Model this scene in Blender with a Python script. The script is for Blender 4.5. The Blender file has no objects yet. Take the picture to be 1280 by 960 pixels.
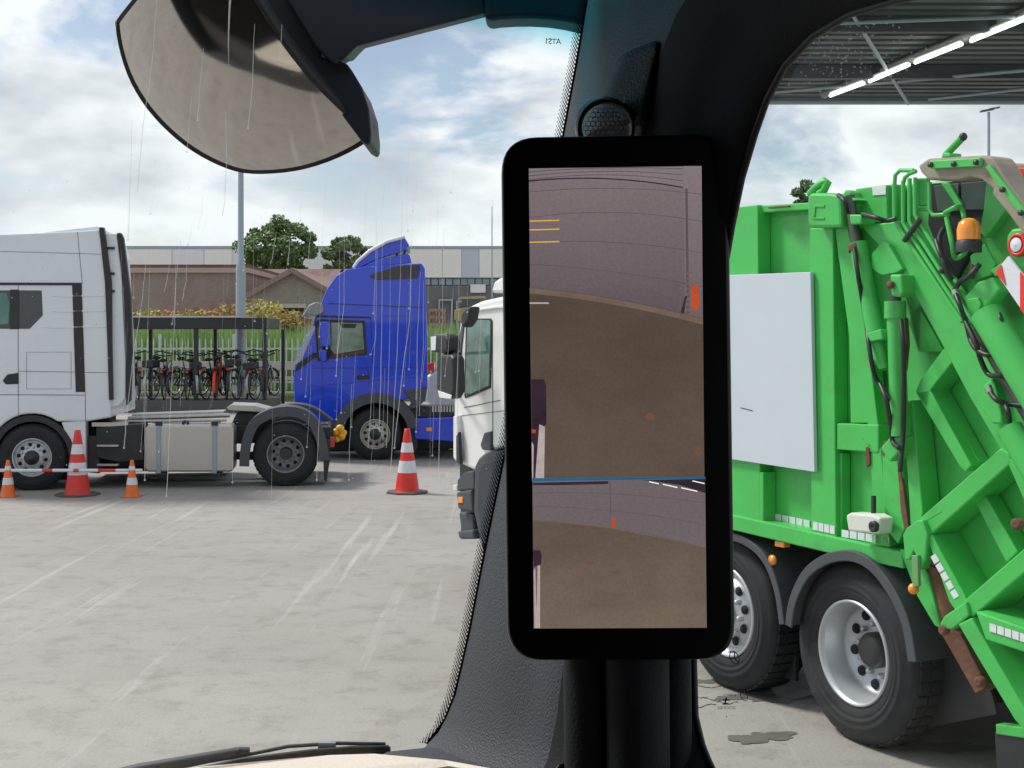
import bpy, math, random
from mathutils import Vector, Matrix
random.seed(7)
R = math.radians
SC = bpy.context.scene
COL = SC.collection
# ------------------------------------------------------------------ camera, sky, sun, exposure
F, H, HY = 1600.0, 2.25, 424.0          # focal length in photo pixels, eye height, horizon row
cam = bpy.data.cameras.new('camera'); camo = bpy.data.objects.new('camera', cam); COL.objects.link(camo)
camo.location = (0, 0, H); camo.rotation_euler = (R(90), 0, 0)
cam.sensor_width = 36; cam.lens = F/1280*36; cam.shift_y = -(480-HY)/1280
cam.clip_start = 0.02; cam.clip_end = 3000
SC.camera = camo
SUN_EL, SUN_AZ = 50, 298                 # azimuth measured clockwise from +Y
sun = bpy.data.lights.new('sun', 'SUN'); suno = bpy.data.objects.new('sun', sun); COL.objects.link(suno)
sun.energy = 2.6; sun.angle = R(12); sun.color = (1, .96, .9)
sd = Vector((math.sin(R(SUN_AZ))*math.cos(R(SUN_EL)), math.cos(R(SUN_AZ))*math.cos(R(SUN_EL)), math.sin(R(SUN_EL))))
suno.rotation_euler = sd.to_track_quat('Z', 'Y').to_euler(); suno.location = (0, 0, 30)
W = bpy.data.worlds.new('World'); SC.world = W; W.use_nodes = True
SC.view_settings.view_transform = 'Standard'; SC.view_settings.look = 'None'
SC.view_settings.exposure = 0.45; SC.view_settings.gamma = 1
SC.render.resolution_x = 1024; SC.render.resolution_y = 768

def build_world():
    nt = W.node_tree; N = nt.nodes; L = nt.links
    for n in list(N): N.remove(n)
    out = N.new('ShaderNodeOutputWorld'); bg = N.new('ShaderNodeBackground'); bg.inputs[1].default_value = 0.088
    sky = N.new('ShaderNodeTexSky'); sky.sky_type = 'NISHITA'; sky.sun_disc = False
    sky.sun_elevation = R(SUN_EL); sky.sun_rotation = R(SUN_AZ); sky.dust_density = 1.5
    tc = N.new('ShaderNodeTexCoord')
    mp = N.new('ShaderNodeMapping'); mp.inputs['Scale'].default_value = (1, 1, 2.6); mp.inputs['Location'].default_value = (3.1, 1.7, .37)
    L.new(tc.outputs['Generated'], mp.inputs[0])
    n1 = N.new('ShaderNodeTexNoise'); n1.inputs['Scale'].default_value = 4.2; n1.inputs['Detail'].default_value = 9; n1.inputs['Roughness'].default_value = .55; n1.inputs['Distortion'].default_value = .3
    L.new(mp.outputs[0], n1.inputs['Vector'])
    r1 = N.new('ShaderNodeValToRGB'); r1.color_ramp.elements[0].position = .42; r1.color_ramp.elements[1].position = .51
    r1.color_ramp.elements[0].color = (.12, .12, .12, 1)
    L.new(n1.outputs[0], r1.inputs[0])
    n2 = N.new('ShaderNodeTexNoise'); n2.inputs['Scale'].default_value = 7.5; n2.inputs['Detail'].default_value = 8; n2.inputs['Roughness'].default_value = .5
    mp2 = N.new('ShaderNodeMapping'); mp2.inputs['Scale'].default_value = (1, 1, 2.2); mp2.inputs['Location'].default_value = (7.3, 0, .1)
    L.new(tc.outputs['Generated'], mp2.inputs[0]); L.new(mp2.outputs[0], n2.inputs['Vector'])
    r2 = N.new('ShaderNodeValToRGB'); e = r2.color_ramp.elements
    e[0].position = .34; e[0].color = (4.4, 4.75, 5.2, 1); e[1].position = .58; e[1].color = (8.3, 8.6, 8.9, 1)
    L.new(n2.outputs[0], r2.inputs[0])
    mx = N.new('ShaderNodeMix'); mx.data_type = 'RGBA'
    L.new(r1.outputs[0], mx.inputs['Factor']); L.new(r2.outputs[0], mx.inputs[7])
    skm = N.new('ShaderNodeMix'); skm.data_type = 'RGBA'; skm.blend_type = 'MULTIPLY'; skm.inputs['Factor'].default_value = 1
    skm.inputs[7].default_value = (1.0, 1.0, 1.0, 1)
    L.new(sky.outputs[0], skm.inputs[6]); L.new(skm.outputs[2], mx.inputs[6])
    # low cloud bank whitening towards the horizon
    sp = N.new('ShaderNodeSeparateXYZ'); L.new(tc.outputs['Generated'], sp.inputs[0])
    mr = N.new('ShaderNodeMapRange'); mr.inputs[1].default_value = .01; mr.inputs[2].default_value = .14; mr.inputs[3].default_value = .75; mr.inputs[4].default_value = 0
    L.new(sp.outputs['Z'], mr.inputs[0])
    m2 = N.new('ShaderNodeMix'); m2.data_type = 'RGBA'; L.new(mr.outputs[0], m2.inputs['Factor'])
    L.new(mx.outputs[2], m2.inputs[6]); m2.inputs[7].default_value = (7.8, 8.2, 8.4, 1)
    L.new(m2.outputs[2], bg.inputs[0]); L.new(bg.outputs[0], out.inputs[0])
build_world()

# ------------------------------------------------------------------ helpers
def P(px, py, Y): return Vector(((px-640)/F*Y, Y, H-(py-HY)/F*Y))

class Plane:
    """vertical side plane: u runs along it, w goes away from the viewer"""
    def __init__(s, x, y, a):
        s.o = Vector((x, y, 0)); s.d = Vector((math.cos(R(a)), math.sin(R(a)), 0)); s.n = Vector((-math.sin(R(a)), math.cos(R(a)), 0))
    def pt(s, px, py, w=0.0):
        o = s.o + s.n*w
        ray = Vector(((px-640)/F, 1, -(py-HY)/F)); cp = Vector((0, 0, H))
        t = (o-cp).dot(s.n)/ray.dot(s.n)
        return cp+ray*t
    def loc(s, u, z, w=0.0): return s.o + s.d*u + s.n*w + Vector((0, 0, z))

class MB:
    def __init__(s): s.v = []; s.f = []; s.m = []; s.sm = []
    def add(s, vs, fs, m=0, smooth=False):
        b = len(s.v); s.v += [Vector(v) for v in vs]
        for f in fs: s.f.append([b+i for i in f]); s.m.append(m); s.sm.append(smooth)
        return s
    def box(s, x0, x1, y0, y1, z0, z1, m=0):
        v = [(x, y, z) for z in (z0, z1) for y in (y0, y1) for x in (x0, x1)]
        return s.add(v, [(0, 2, 3, 1), (4, 5, 7, 6), (0, 1, 5, 4), (2, 6, 7, 3), (0, 4, 6, 2), (1, 3, 7, 5)], m)
    def prism(s, pts, off, m=0):
        n = len(pts); off = Vector(off); pts = [Vector(p) for p in pts]
        v = pts+[p+off for p in pts]
        f = [list(range(n)), list(range(2*n-1, n-1, -1))]+[[i, i+n, (i+1) % n+n, (i+1) % n] for i in range(n)]
        return s.add(v, f, m)
    def obox(s, c, ax, ay, az, m=0):
        c = Vector(c); ax, ay, az = Vector(ax), Vector(ay), Vector(az)
        v = [c+ax*i+ay*j+az*k for k in (-1, 1) for j in (-1, 1) for i in (-1, 1)]
        return s.add(v, [(0, 2, 3, 1), (4, 5, 7, 6), (0, 1, 5, 4), (2, 6, 7, 3), (0, 4, 6, 2), (1, 3, 7, 5)], m)
    def tube(s, pts, r, n=10, m=0, cap=True, smooth=True):
        pts = [Vector(p) for p in pts]; k = len(pts)
        rs = r if isinstance(r, (list, tuple)) else [r]*k
        v = []; prev = None
        for i, p in enumerate(pts):
            t = (pts[min(i+1, k-1)]-pts[max(i-1, 0)]).normalized()
            if prev is None: a = t.orthogonal().normalized()
            else: a = (prev-t*prev.dot(t)).normalized()
            prev = a; b = t.cross(a)
            for j in range(n):
                q = 2*math.pi*j/n; v.append(p+(a*math.cos(q)+b*math.sin(q))*rs[i])
        f = [[i*n+j, i*n+(j+1) % n, (i+1)*n+(j+1) % n, (i+1)*n+j] for i in range(k-1) for j in range(n)]
        s.add(v, f, m, smooth)
        if cap:
            s.add(v[:n], [list(range(n-1, -1, -1))], m); s.add(v[-n:], [list(range(n))], m)
        return s
    def lathe(s, prof, c=(0, 0, 0), axis=(0, 0, 1), n=32, m=0, smooth=True, close=False):
        ax = Vector(axis).normalized(); a = ax.orthogonal().normalized(); b = ax.cross(a); c = Vector(c); k = len(prof)
        v = [c+ax*h+(a*math.cos(2*math.pi*j/n)+b*math.sin(2*math.pi*j/n))*r for r, h in prof for j in range(n)]
        f = [[i*n+j, i*n+(j+1) % n, (i+1)*n+(j+1) % n, (i+1)*n+j] for i in range(k-1) for j in range(n)]
        return s.add(v, f, m, smooth)
    def disc(s, c, axis, r, n=16, m=0):
        ax = Vector(axis).normalized(); a = ax.orthogonal().normalized(); b = ax.cross(a); c = Vector(c)
        return s.add([c+(a*math.cos(2*math.pi*j/n)+b*math.sin(2*math.pi*j/n))*r for j in range(n)], [list(range(n))], m)
    def rod(s, a, b, r, n=12, m=0): return s.tube([a, b], r, n, m)
    def sphere(s, c, r, n=12, m=0, sx=1, sy=1, sz=1):
        v = []; c = Vector(c); k = n//2
        for i in range(k+1):
            t = math.pi*i/k
            for j in range(n):
                q = 2*math.pi*j/n; v.append(c+Vector((r*sx*math.sin(t)*math.cos(q), r*sy*math.sin(t)*math.sin(q), r*sz*math.cos(t))))
        return s.add(v, [[i*n+j, (i+1)*n+j, (i+1)*n+(j+1) % n, i*n+(j+1) % n] for i in range(k) for j in range(n)], m, True)
    def build(s, name, mats, parent=None, local=False, bevel=0, seg=2, auto=False):
        if not isinstance(mats, (list, tuple)): mats = [mats]
        off = Vector((0, 0, 0))
        if parent is not None and not local:
            q = parent
            while q is not None: off = off+q.location; q = q.parent
        me = bpy.data.meshes.new(name); me.from_pydata([v-off for v in s.v], [], s.f)
        for m in mats: me.materials.append(m)
        me.polygons.foreach_set('material_index', s.m); me.polygons.foreach_set('use_smooth', s.sm)
        me.update()
        import bmesh
        bm = bmesh.new(); bm.from_mesh(me); bmesh.ops.recalc_face_normals(bm, faces=bm.faces); bm.to_mesh(me); bm.free()
        o = bpy.data.objects.new(name, me); COL.objects.link(o)
        if parent is not None: o.parent = parent
        if bevel:
            b = o.modifiers.new('bevel', 'BEVEL'); b.width = bevel; b.segments = seg; b.limit_method = 'ANGLE'; b.angle_limit = R(35)
        return o

def tag(o, label=None, cat=None, group=None, kind=None):
    if label: o['label'] = label
    if cat: o['category'] = cat
    if group: o['group'] = group
    if kind: o['kind'] = kind
    return o
def thing(name, label, cat, loc=(0, 0, 0), rz=0, group=None):
    o = bpy.data.objects.new(name, None); COL.objects.link(o); o.location = loc; o.rotation_euler = (0, 0, rz); o.empty_display_size = .2
    return tag(o, label, cat, group)
def dup(root, loc, rz, label, keep=None):
    r = root.copy(); COL.objects.link(r); r.location = loc; r.rotation_euler = (0, 0, rz); r['label'] = label
    for ch in list(root.children):
        c = ch.copy(); COL.objects.link(c); c.parent = r
        for g in list(ch.children):
            d = g.copy(); COL.objects.link(d); d.parent = c
    return r

MATS = {}
def mat(name, col, rough=.5, metal=0, var=.12, scale=6, bump=0, bscale=60, spec=.5, coat=0, dirt=0, dirtcol=(.1, .08, .06), dscale=3, em=None, coord='Object'):
    if name in MATS: return MATS[name]
    m = bpy.data.materials.new(name); m.use_nodes = True; MATS[name] = m
    N = m.node_tree.nodes; L = m.node_tree.links; b = N['Principled BSDF']
    b.inputs['Roughness'].default_value = rough; b.inputs['Metallic'].default_value = metal
    b.inputs['Specular IOR Level'].default_value = spec; b.inputs['Coat Weight'].default_value = coat
    tc = N.new('ShaderNodeTexCoord'); n = N.new('ShaderNodeTexNoise'); n.inputs['Scale'].default_value = scale; n.inputs['Detail'].default_value = 6
    L.new(tc.outputs[coord], n.inputs['Vector'])
    mx = N.new('ShaderNodeMix'); mx.data_type = 'RGBA'; L.new(n.outputs[0], mx.inputs['Factor'])
    mx.inputs[6].default_value = (*[c*(1-var) for c in col], 1); mx.inputs[7].default_value = (*[min(1, c*(1+var)) for c in col], 1)
    src = mx.outputs[2]
    if dirt:
        n2 = N.new('ShaderNodeTexNoise'); n2.inputs['Scale'].default_value = dscale; n2.inputs['Detail'].default_value = 8; n2.inputs['Roughness'].default_value = .65
        L.new(tc.outputs[coord], n2.inputs['Vector'])
        r = N.new('ShaderNodeValToRGB'); r.color_ramp.elements[0].position = .52; r.color_ramp.elements[1].position = .75; r.color_ramp.elements[1].color = (dirt, dirt, dirt, 1)
        L.new(n2.outputs[0], r.inputs[0])
        m2 = N.new('ShaderNodeMix'); m2.data_type = 'RGBA'; L.new(r.outputs[0], m2.inputs['Factor']); L.new(src, m2.inputs[6]); m2.inputs[7].default_value = (*dirtcol, 1)
        src = m2.outputs[2]
    L.new(src, b.inputs['Base Color'])
    rr = N.new('ShaderNodeMapRange'); rr.inputs[3].default_value = max(0, rough-.08); rr.inputs[4].default_value = min(1, rough+.12)
    L.new(n.outputs[0], rr.inputs[0]); L.new(rr.outputs[0], b.inputs['Roughness'])
    if bump:
        n3 = N.new('ShaderNodeTexNoise'); n3.inputs['Scale'].default_value = bscale; n3.inputs['Detail'].default_value = 4
        L.new(tc.outputs[coord], n3.inputs['Vector'])
        bp = N.new('ShaderNodeBump'); bp.inputs['Strength'].default_value = bump; bp.inputs['Distance'].default_value = .01
        L.new(n3.outputs[0], bp.inputs['Height']); L.new(bp.outputs[0], b.inputs['Normal'])
    if em:
        b.inputs['Emission Color'].default_value = (*em[0], 1); b.inputs['Emission Strength'].default_value = em[1]
    return m
def glass(name, tint=(1, 1, 1), refl=.06, rough=.0):
    m = bpy.data.materials.new(name); m.use_nodes = True; N = m.node_tree.nodes; L = m.node_tree.links
    for n in list(N): N.remove(n)
    out = N.new('ShaderNodeOutputMaterial'); t = N.new('ShaderNodeBsdfTransparent'); t.inputs[0].default_value = (*tint, 1)
    g = N.new('ShaderNodeBsdfGlossy'); g.inputs['Roughness'].default_value = rough; g.inputs[0].default_value = (1, 1, 1, 1)
    fr = N.new('ShaderNodeLayerWeight'); fr.inputs['Blend'].default_value = .15
    mr = N.new('ShaderNodeMapRange'); mr.inputs[3].default_value = refl; mr.inputs[4].default_value = refl*3; L.new(fr.outputs['Fresnel'], mr.inputs[0])
    mx = N.new('ShaderNodeMixShader'); L.new(mr.outputs[0], mx.inputs[0]); L.new(t.outputs[0], mx.inputs[1]); L.new(g.outputs[0], mx.inputs[2]); L.new(mx.outputs[0], out.inputs[0])
    return m, t, N, L

M = {}
M['white'] = mat('white_paint', (.72, .75, .79), .32, var=.03, coat=.4, dirt=.12, dirtcol=(.35, .34, .32), dscale=2)
M['cabwhite'] = mat('cab_white_paint', (.80, .80, .79), .3, var=.03, coat=.4, dirt=.15, dirtcol=(.4, .39, .36), dscale=2)
M['blue'] = mat('blue_paint', (.004, .052, .64), .2, var=.1, coat=.7, dirt=.25, dirtcol=(.01, .035, .33), dscale=3)
M['green'] = mat('green_paint', (.055, .48, .085), .42, var=.15, coat=.12, scale=3, dirt=.65, dirtcol=(.075, .26, .07), dscale=4, bump=.05, bscale=25)
M['greend'] = mat('weathered_green_paint', (.05, .42, .065), .5, var=.22, scale=8, dirt=.6, dirtcol=(.06, .13, .05), dscale=9)
M['mplastic'] = mat('mirror_shell_plastic', (.022, .028, .04), .45, var=.15, dirt=.25, dirtcol=(.05, .055, .065), dscale=20)
M['black'] = mat('black_plastic', (.018, .019, .022), .5, var=.25, dirt=.3, dirtcol=(.06, .055, .05))
M['blackm'] = mat('black_metal', (.025, .026, .028), .45, var=.3, dirt=.35, dirtcol=(.07, .06, .05))
M['grey'] = mat('grey_plastic', (.06, .066, .078), .55, var=.15, dirt=.3, dirtcol=(.12, .11, .1))
M['alu'] = mat('aluminium', (.50, .475, .44), .38, metal=.85, var=.08, scale=14, dirt=.3, dirtcol=(.35, .3, .22), dscale=4)
M['rim'] = mat('rim_silver', (.50, .52, .55), .38, metal=.55, var=.1, dirt=.35, dirtcol=(.22, .2, .17), dscale=8)
M['rimd'] = mat('dull_rim', (.26, .27, .30), .5, metal=.4, var=.1, dirt=.4, dirtcol=(.13, .12, .1), dscale=9)
M['tyre'] = mat('tyre_rubber', (.014, .016, .020), .75, var=.3, scale=4, dirt=.5, dirtcol=(.045, .044, .042), dscale=3, bump=.04, bscale=60)
M['glassd'] = mat('dark_window_glass', (.012, .02, .024), .06, var=.3, spec=.8, scale=1.5)
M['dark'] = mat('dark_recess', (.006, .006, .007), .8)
M['orange'] = mat('orange_plastic', (.85, .16, .02), .4, var=.08, dirt=.3, dirtcol=(.35, .1, .04))
M['amber'] = mat('amber_lens', (.9, .30, .02), .2, var=.05, coat=.5)
M['red'] = mat('red_plastic', (.72, .035, .02), .4, var=.1, dirt=.3, dirtcol=(.3, .05, .03))
M['redlens'] = mat('red_lens', (.6, .02, .02), .2, coat=.5)
M['refl'] = mat('reflective_white', (.68, .70, .74), .35, var=.12, scale=40)
M['rubber'] = mat('cone_base_rubber', (.11, .095, .085), .8, var=.2)
M['yellow'] = mat('yellow_plastic', (.8, .42, .01), .45)
M['rust'] = mat('rusty_steel', (.13, .06, .035), .85, var=.4, scale=12, dirt=.6, dirtcol=(.3, .14, .06), dscale=14, bump=.4, bscale=30)
M['beige'] = mat('worn_beige_steel', (.30, .26, .20), .75, var=.25, scale=10, dirt=.5, dirtcol=(.13, .1, .07), dscale=8)
M['galv'] = mat('galvanised_steel', (.32, .37, .42), .45, metal=.4, var=.12, scale=3)
M['fence'] = mat('fence_grey_green', (.50, .56, .50), .6, var=.08)
M['concrete'] = mat('concrete', (.42, .40, .37), .85, var=.15, scale=5, bump=.2)
M['cladl'] = mat('light_grey_cladding', (.66, .69, .73), .55, var=.04, scale=1)
M['cladw'] = mat('pale_cladding', (.74, .75, .745), .55, var=.04, scale=1)
M['cladb'] = mat('blue_grey_cladding', (.46, .52, .62), .55, var=.04, scale=1)
M['cladd'] = mat('dark_grey_cladding', (.13, .135, .15), .6, var=.1, scale=1)
M['chrome'] = mat('hydraulic_rod_steel', (.10, .10, .10), .4, metal=.6, var=.3, scale=8)
M['hose'] = mat('hydraulic_hose_rubber', (.012, .013, .016), .45)
M['trim'] = mat('trim_plastic', (.050, .053, .068), .5, var=.05, spec=.35, bump=.35, bscale=420)
M['trimb'] = mat('glossy_trim', (.010, .011, .014), .25, var=.05)
M['trimx'] = mat('shaded_black_trim', (.007, .007, .011), .8, var=.05, bump=.15, bscale=420)  # black trim, also holds the shade on the pillar's right half
M['cream'] = mat('cream_dash', (.82, .74, .64), .6, var=.06, bump=.2, bscale=300)
M['housing'] = mat('monitor_black', (.0035, .0035, .005), .28, var=.05, spec=.3)
M['leaf'] = mat('leaf_green', (.12, .20, .06), .6, var=.6, scale=.9)
M['leaf2'] = mat('leaf_olive', (.15, .21, .09), .6, var=.5, scale=.9)
M['bark'] = mat('bark', (.10, .08, .06), .9, var=.3)

# ------------------------------------------------------------------ ground
def ground():
    m = bpy.data.materials.new('yard_concrete'); m.use_nodes = True; N = m.node_tree.nodes; L = m.node_tree.links; b = N['Principled BSDF']
    tc = N.new('ShaderNodeTexCoord')
    def noise(scale, sx=1, sy=1, rot=0, det=8, rough=.6, loc=(0, 0, 0)):
        mp = N.new('ShaderNodeMapping'); mp.inputs['Scale'].default_value = (sx, sy, 1); mp.inputs['Rotation'].default_value = (0, 0, rot); mp.inputs['Location'].default_value = loc
        L.new(tc.outputs['Object'], mp.inputs[0]); n = N.new('ShaderNodeTexNoise'); n.inputs['Scale'].default_value = scale; n.inputs['Detail'].default_value = det; n.inputs['Roughness'].default_value = rough
        L.new(mp.outputs[0], n.inputs['Vector']); return n.outputs[0]
    def ramp(src, p0, p1, v0=0, v1=1):
        r = N.new('ShaderNodeMapRange'); r.inputs[1].default_value = p0; r.inputs[2].default_value = p1; r.inputs[3].default_value = v0; r.inputs[4].default_value = v1; r.clamp = True
        L.new(src, r.inputs[0]); return r.outputs[0]
    def mix(f, a, c):
        x = N.new('ShaderNodeMix'); x.data_type = 'RGBA'
        L.new(f, x.inputs['Factor'])
        if isinstance(a, tuple): x.inputs[6].default_value = (*a, 1)
        else: L.new(a, x.inputs[6])
        x.inputs[7].default_value = (*c, 1); return x.outputs[2]
    c = mix(ramp(noise(.35), .3, .7), (.285, .265, .243), (.36, .338, .315))
    c = mix(ramp(noise(3.2, 1, 1, det=10, rough=.72), .50, .66, 0, .6), c, (.20, .184, .167))
    c = mix(ramp(noise(5.5, .45, 1.5, det=9, rough=.8, loc=(2, 2, 0)), .58, .68, 0, .6), c, (.15, .138, .125))
    c = mix(ramp(noise(.9, .5, 1.6, loc=(5, 2, 0), rough=.8), .55, .70, 0, .35), c, (.27, .255, .235))
    c = mix(ramp(noise(11, 1, 1, det=5, loc=(1, 8, 0), rough=.7), .60, .72, 0, .7), c, (.19, .176, .16))         # mottled dirt
    c = mix(ramp(noise(1.3, 1, .55, loc=(3, 1, 0), rough=.7), .67, .72, 0, .6), c, (.17, .158, .142))  # oil and damp patches
    c = mix(ramp(noise(1.5, 3.2, .10, rot=-.22, det=5, loc=(9, 4, 0)), .60, .70, 0, .5), c, (.52, .51, .50))   # pale tyre scuffs
    c = mix(ramp(noise(1.2, 3.0, .12, rot=.12, det=5, loc=(2, 6, 0)), .61, .70, 0, .4), c, (.52, .51, .50))
    c = mix(ramp(noise(90, det=2), .55, .8, 0, .5), c, (.24, .23, .21))                               # grit
    L.new(c, b.inputs['Base Color']); L.new(ramp(noise(.8), .3, .7, .55, .85), b.inputs['Roughness'])
    bp = N.new('ShaderNodeBump'); bp.inputs['Strength'].default_value = .5; bp.inputs['Distance'].default_value = .01
    L.new(noise(40, det=6), bp.inputs['Height']); L.new(bp.outputs[0], b.inputs['Normal'])
    g = MB().add([(-1500, -200, 0), (1500, -200, 0), (1500, 2500, 0), (-1500, 2500, 0)], [(0, 1, 2, 3)])
    tag(g.build('yard_ground', m), kind='structure')
    gm = mat('verge_grass', (.10, .15, .04), .9, var=.4, scale=1.5)
    tag(MB().box(-60, 30, 46.2, 80, -.05, .05).build('grass_verge', gm), kind='structure')
    sm = mat('sandy_ground', (.45, .38, .29), .9, var=.15, scale=.5)
    tag(MB().add([(-80, 80.01, .03), (60, 80.01, .03), (60, 160, .03), (-80, 160, .03)], [(0, 1, 2, 3)]).build('sandy_plot', sm), kind='structure')
    # irregular damp stains beside the refuse truck
    st = mat('damp_stain', (.14, .132, .12), .45, var=.2)
    mb = MB()
    for cx, cy, w, h in ((885, 852, 22, 4), (918, 872, 30, 4), (960, 873, 38, 7), (955, 922, 42, 9), (998, 868, 30, 6), (930, 925, 24, 6), (1180, 935, 60, 10)):
        pts = []
        ph = [random.uniform(0, 6.3) for _ in range(4)]
        for i in range(40):
            q = 2*math.pi*i/40; k = .8+.22*math.sin(2*q+ph[0])+.14*math.sin(5*q+ph[1])+.08*math.sin(9*q+ph[2])+.05*math.sin(14*q+ph[3])
            X, Yp = cx+w*math.cos(q)*k, cy+h*math.sin(q)*k
            Y = H*F/(Yp-HY); pts.append(((X-640)/F*Y, Y, .002+.0005*len(mb.f)))
        mb.add(pts, [list(range(40))])
    tag(mb.build('damp_stains', st), kind='structure')
    ck = MB()
    for line in ([(860, 855), (872, 857), (880, 858.5), (888, 860.5), (897, 858), (905, 857), (930, 859)], [(860, 871), (874, 872), (884, 873), (892, 876), (901, 878), (912, 880), (925, 876)], [(866, 883), (874, 884.5), (882, 882), (889, 880), (897, 881)]):
        fl = []
        for (xa, ya), (xb, yb) in zip(line, line[1:]):
            for k in range(4): fl.append((xa+(xb-xa)*k/4+random.uniform(-1, 1), ya+(yb-ya)*k/4+random.uniform(-.6, .6)))
        q = []
        for i, (X, Yp) in enumerate(fl):
            for sg in (-1, 1):
                Yq = Yp+sg*random.uniform(.2, .8); Y = H*F/(Yq-HY); q.append(((X-640)/F*Y, Y, .0015))
        ck.add(q, [(2*i, 2*i+1, 2*i+3, 2*i+2) for i in range(len(fl)-1)])
    tag(ck.build('pavement_cracks', mat('crack_dark', (.06, .055, .05), .9)), kind='structure')
ground()

# ------------------------------------------------------------------ far buildings
def brick_mat(name, col, mort, sc=1.0, moss=0):
    m = bpy.data.materials.new(name); m.use_nodes = True; N = m.node_tree.nodes; L = m.node_tree.links; b = N['Principled BSDF']; b.inputs['Roughness'].default_value = .9
    tc = N.new('ShaderNodeTexCoord'); sp = N.new('ShaderNodeSeparateXYZ'); cb = N.new('ShaderNodeCombineXYZ'); L.new(tc.outputs['Object'], sp.inputs[0]); L.new(sp.outputs['X'], cb.inputs['X']); L.new(sp.outputs['Z'], cb.inputs['Y'])
    bt = N.new('ShaderNodeTexBrick'); bt.inputs['Scale'].default_value = sc; bt.inputs['Color1'].default_value = (*col, 1); bt.inputs['Color2'].default_value = (*[c*.72 for c in col], 1); bt.inputs['Mortar'].default_value = (*mort, 1)
    bt.inputs['Mortar Size'].default_value = .012; L.new(cb.outputs[0], bt.inputs['Vector'])
    n = N.new('ShaderNodeTexNoise'); n.inputs['Scale'].default_value = .35; n.inputs['Detail'].default_value = 9; n.inputs['Roughness'].default_value = .75; L.new(tc.outputs['Object'], n.inputs['Vector'])
    r = N.new('ShaderNodeMapRange'); r.inputs[1].default_value = .4; r.inputs[2].default_value = .65; r.inputs[4].default_value = .85; L.new(n.outputs[0], r.inputs[0])
    x = N.new('ShaderNodeMix'); x.data_type = 'RGBA'; L.new(r.outputs[0], x.inputs['Factor']); L.new(bt.outputs[0], x.inputs[6]); x.inputs[7].default_value = (.27, .25, .24, 1)
    L.new(x.outputs[2], b.inputs['Base Color']); return m
BR = brick_mat('old_brick', (.30, .20, .17), (.3, .27, .25), 3)
TILE = brick_mat('roof_tile', (.32, .17, .14), (.10, .07, .06), 2.5)
GAB = brick_mat('gable_brick', (.30, .26, .22), (.27, .24, .21), 3)

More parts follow.
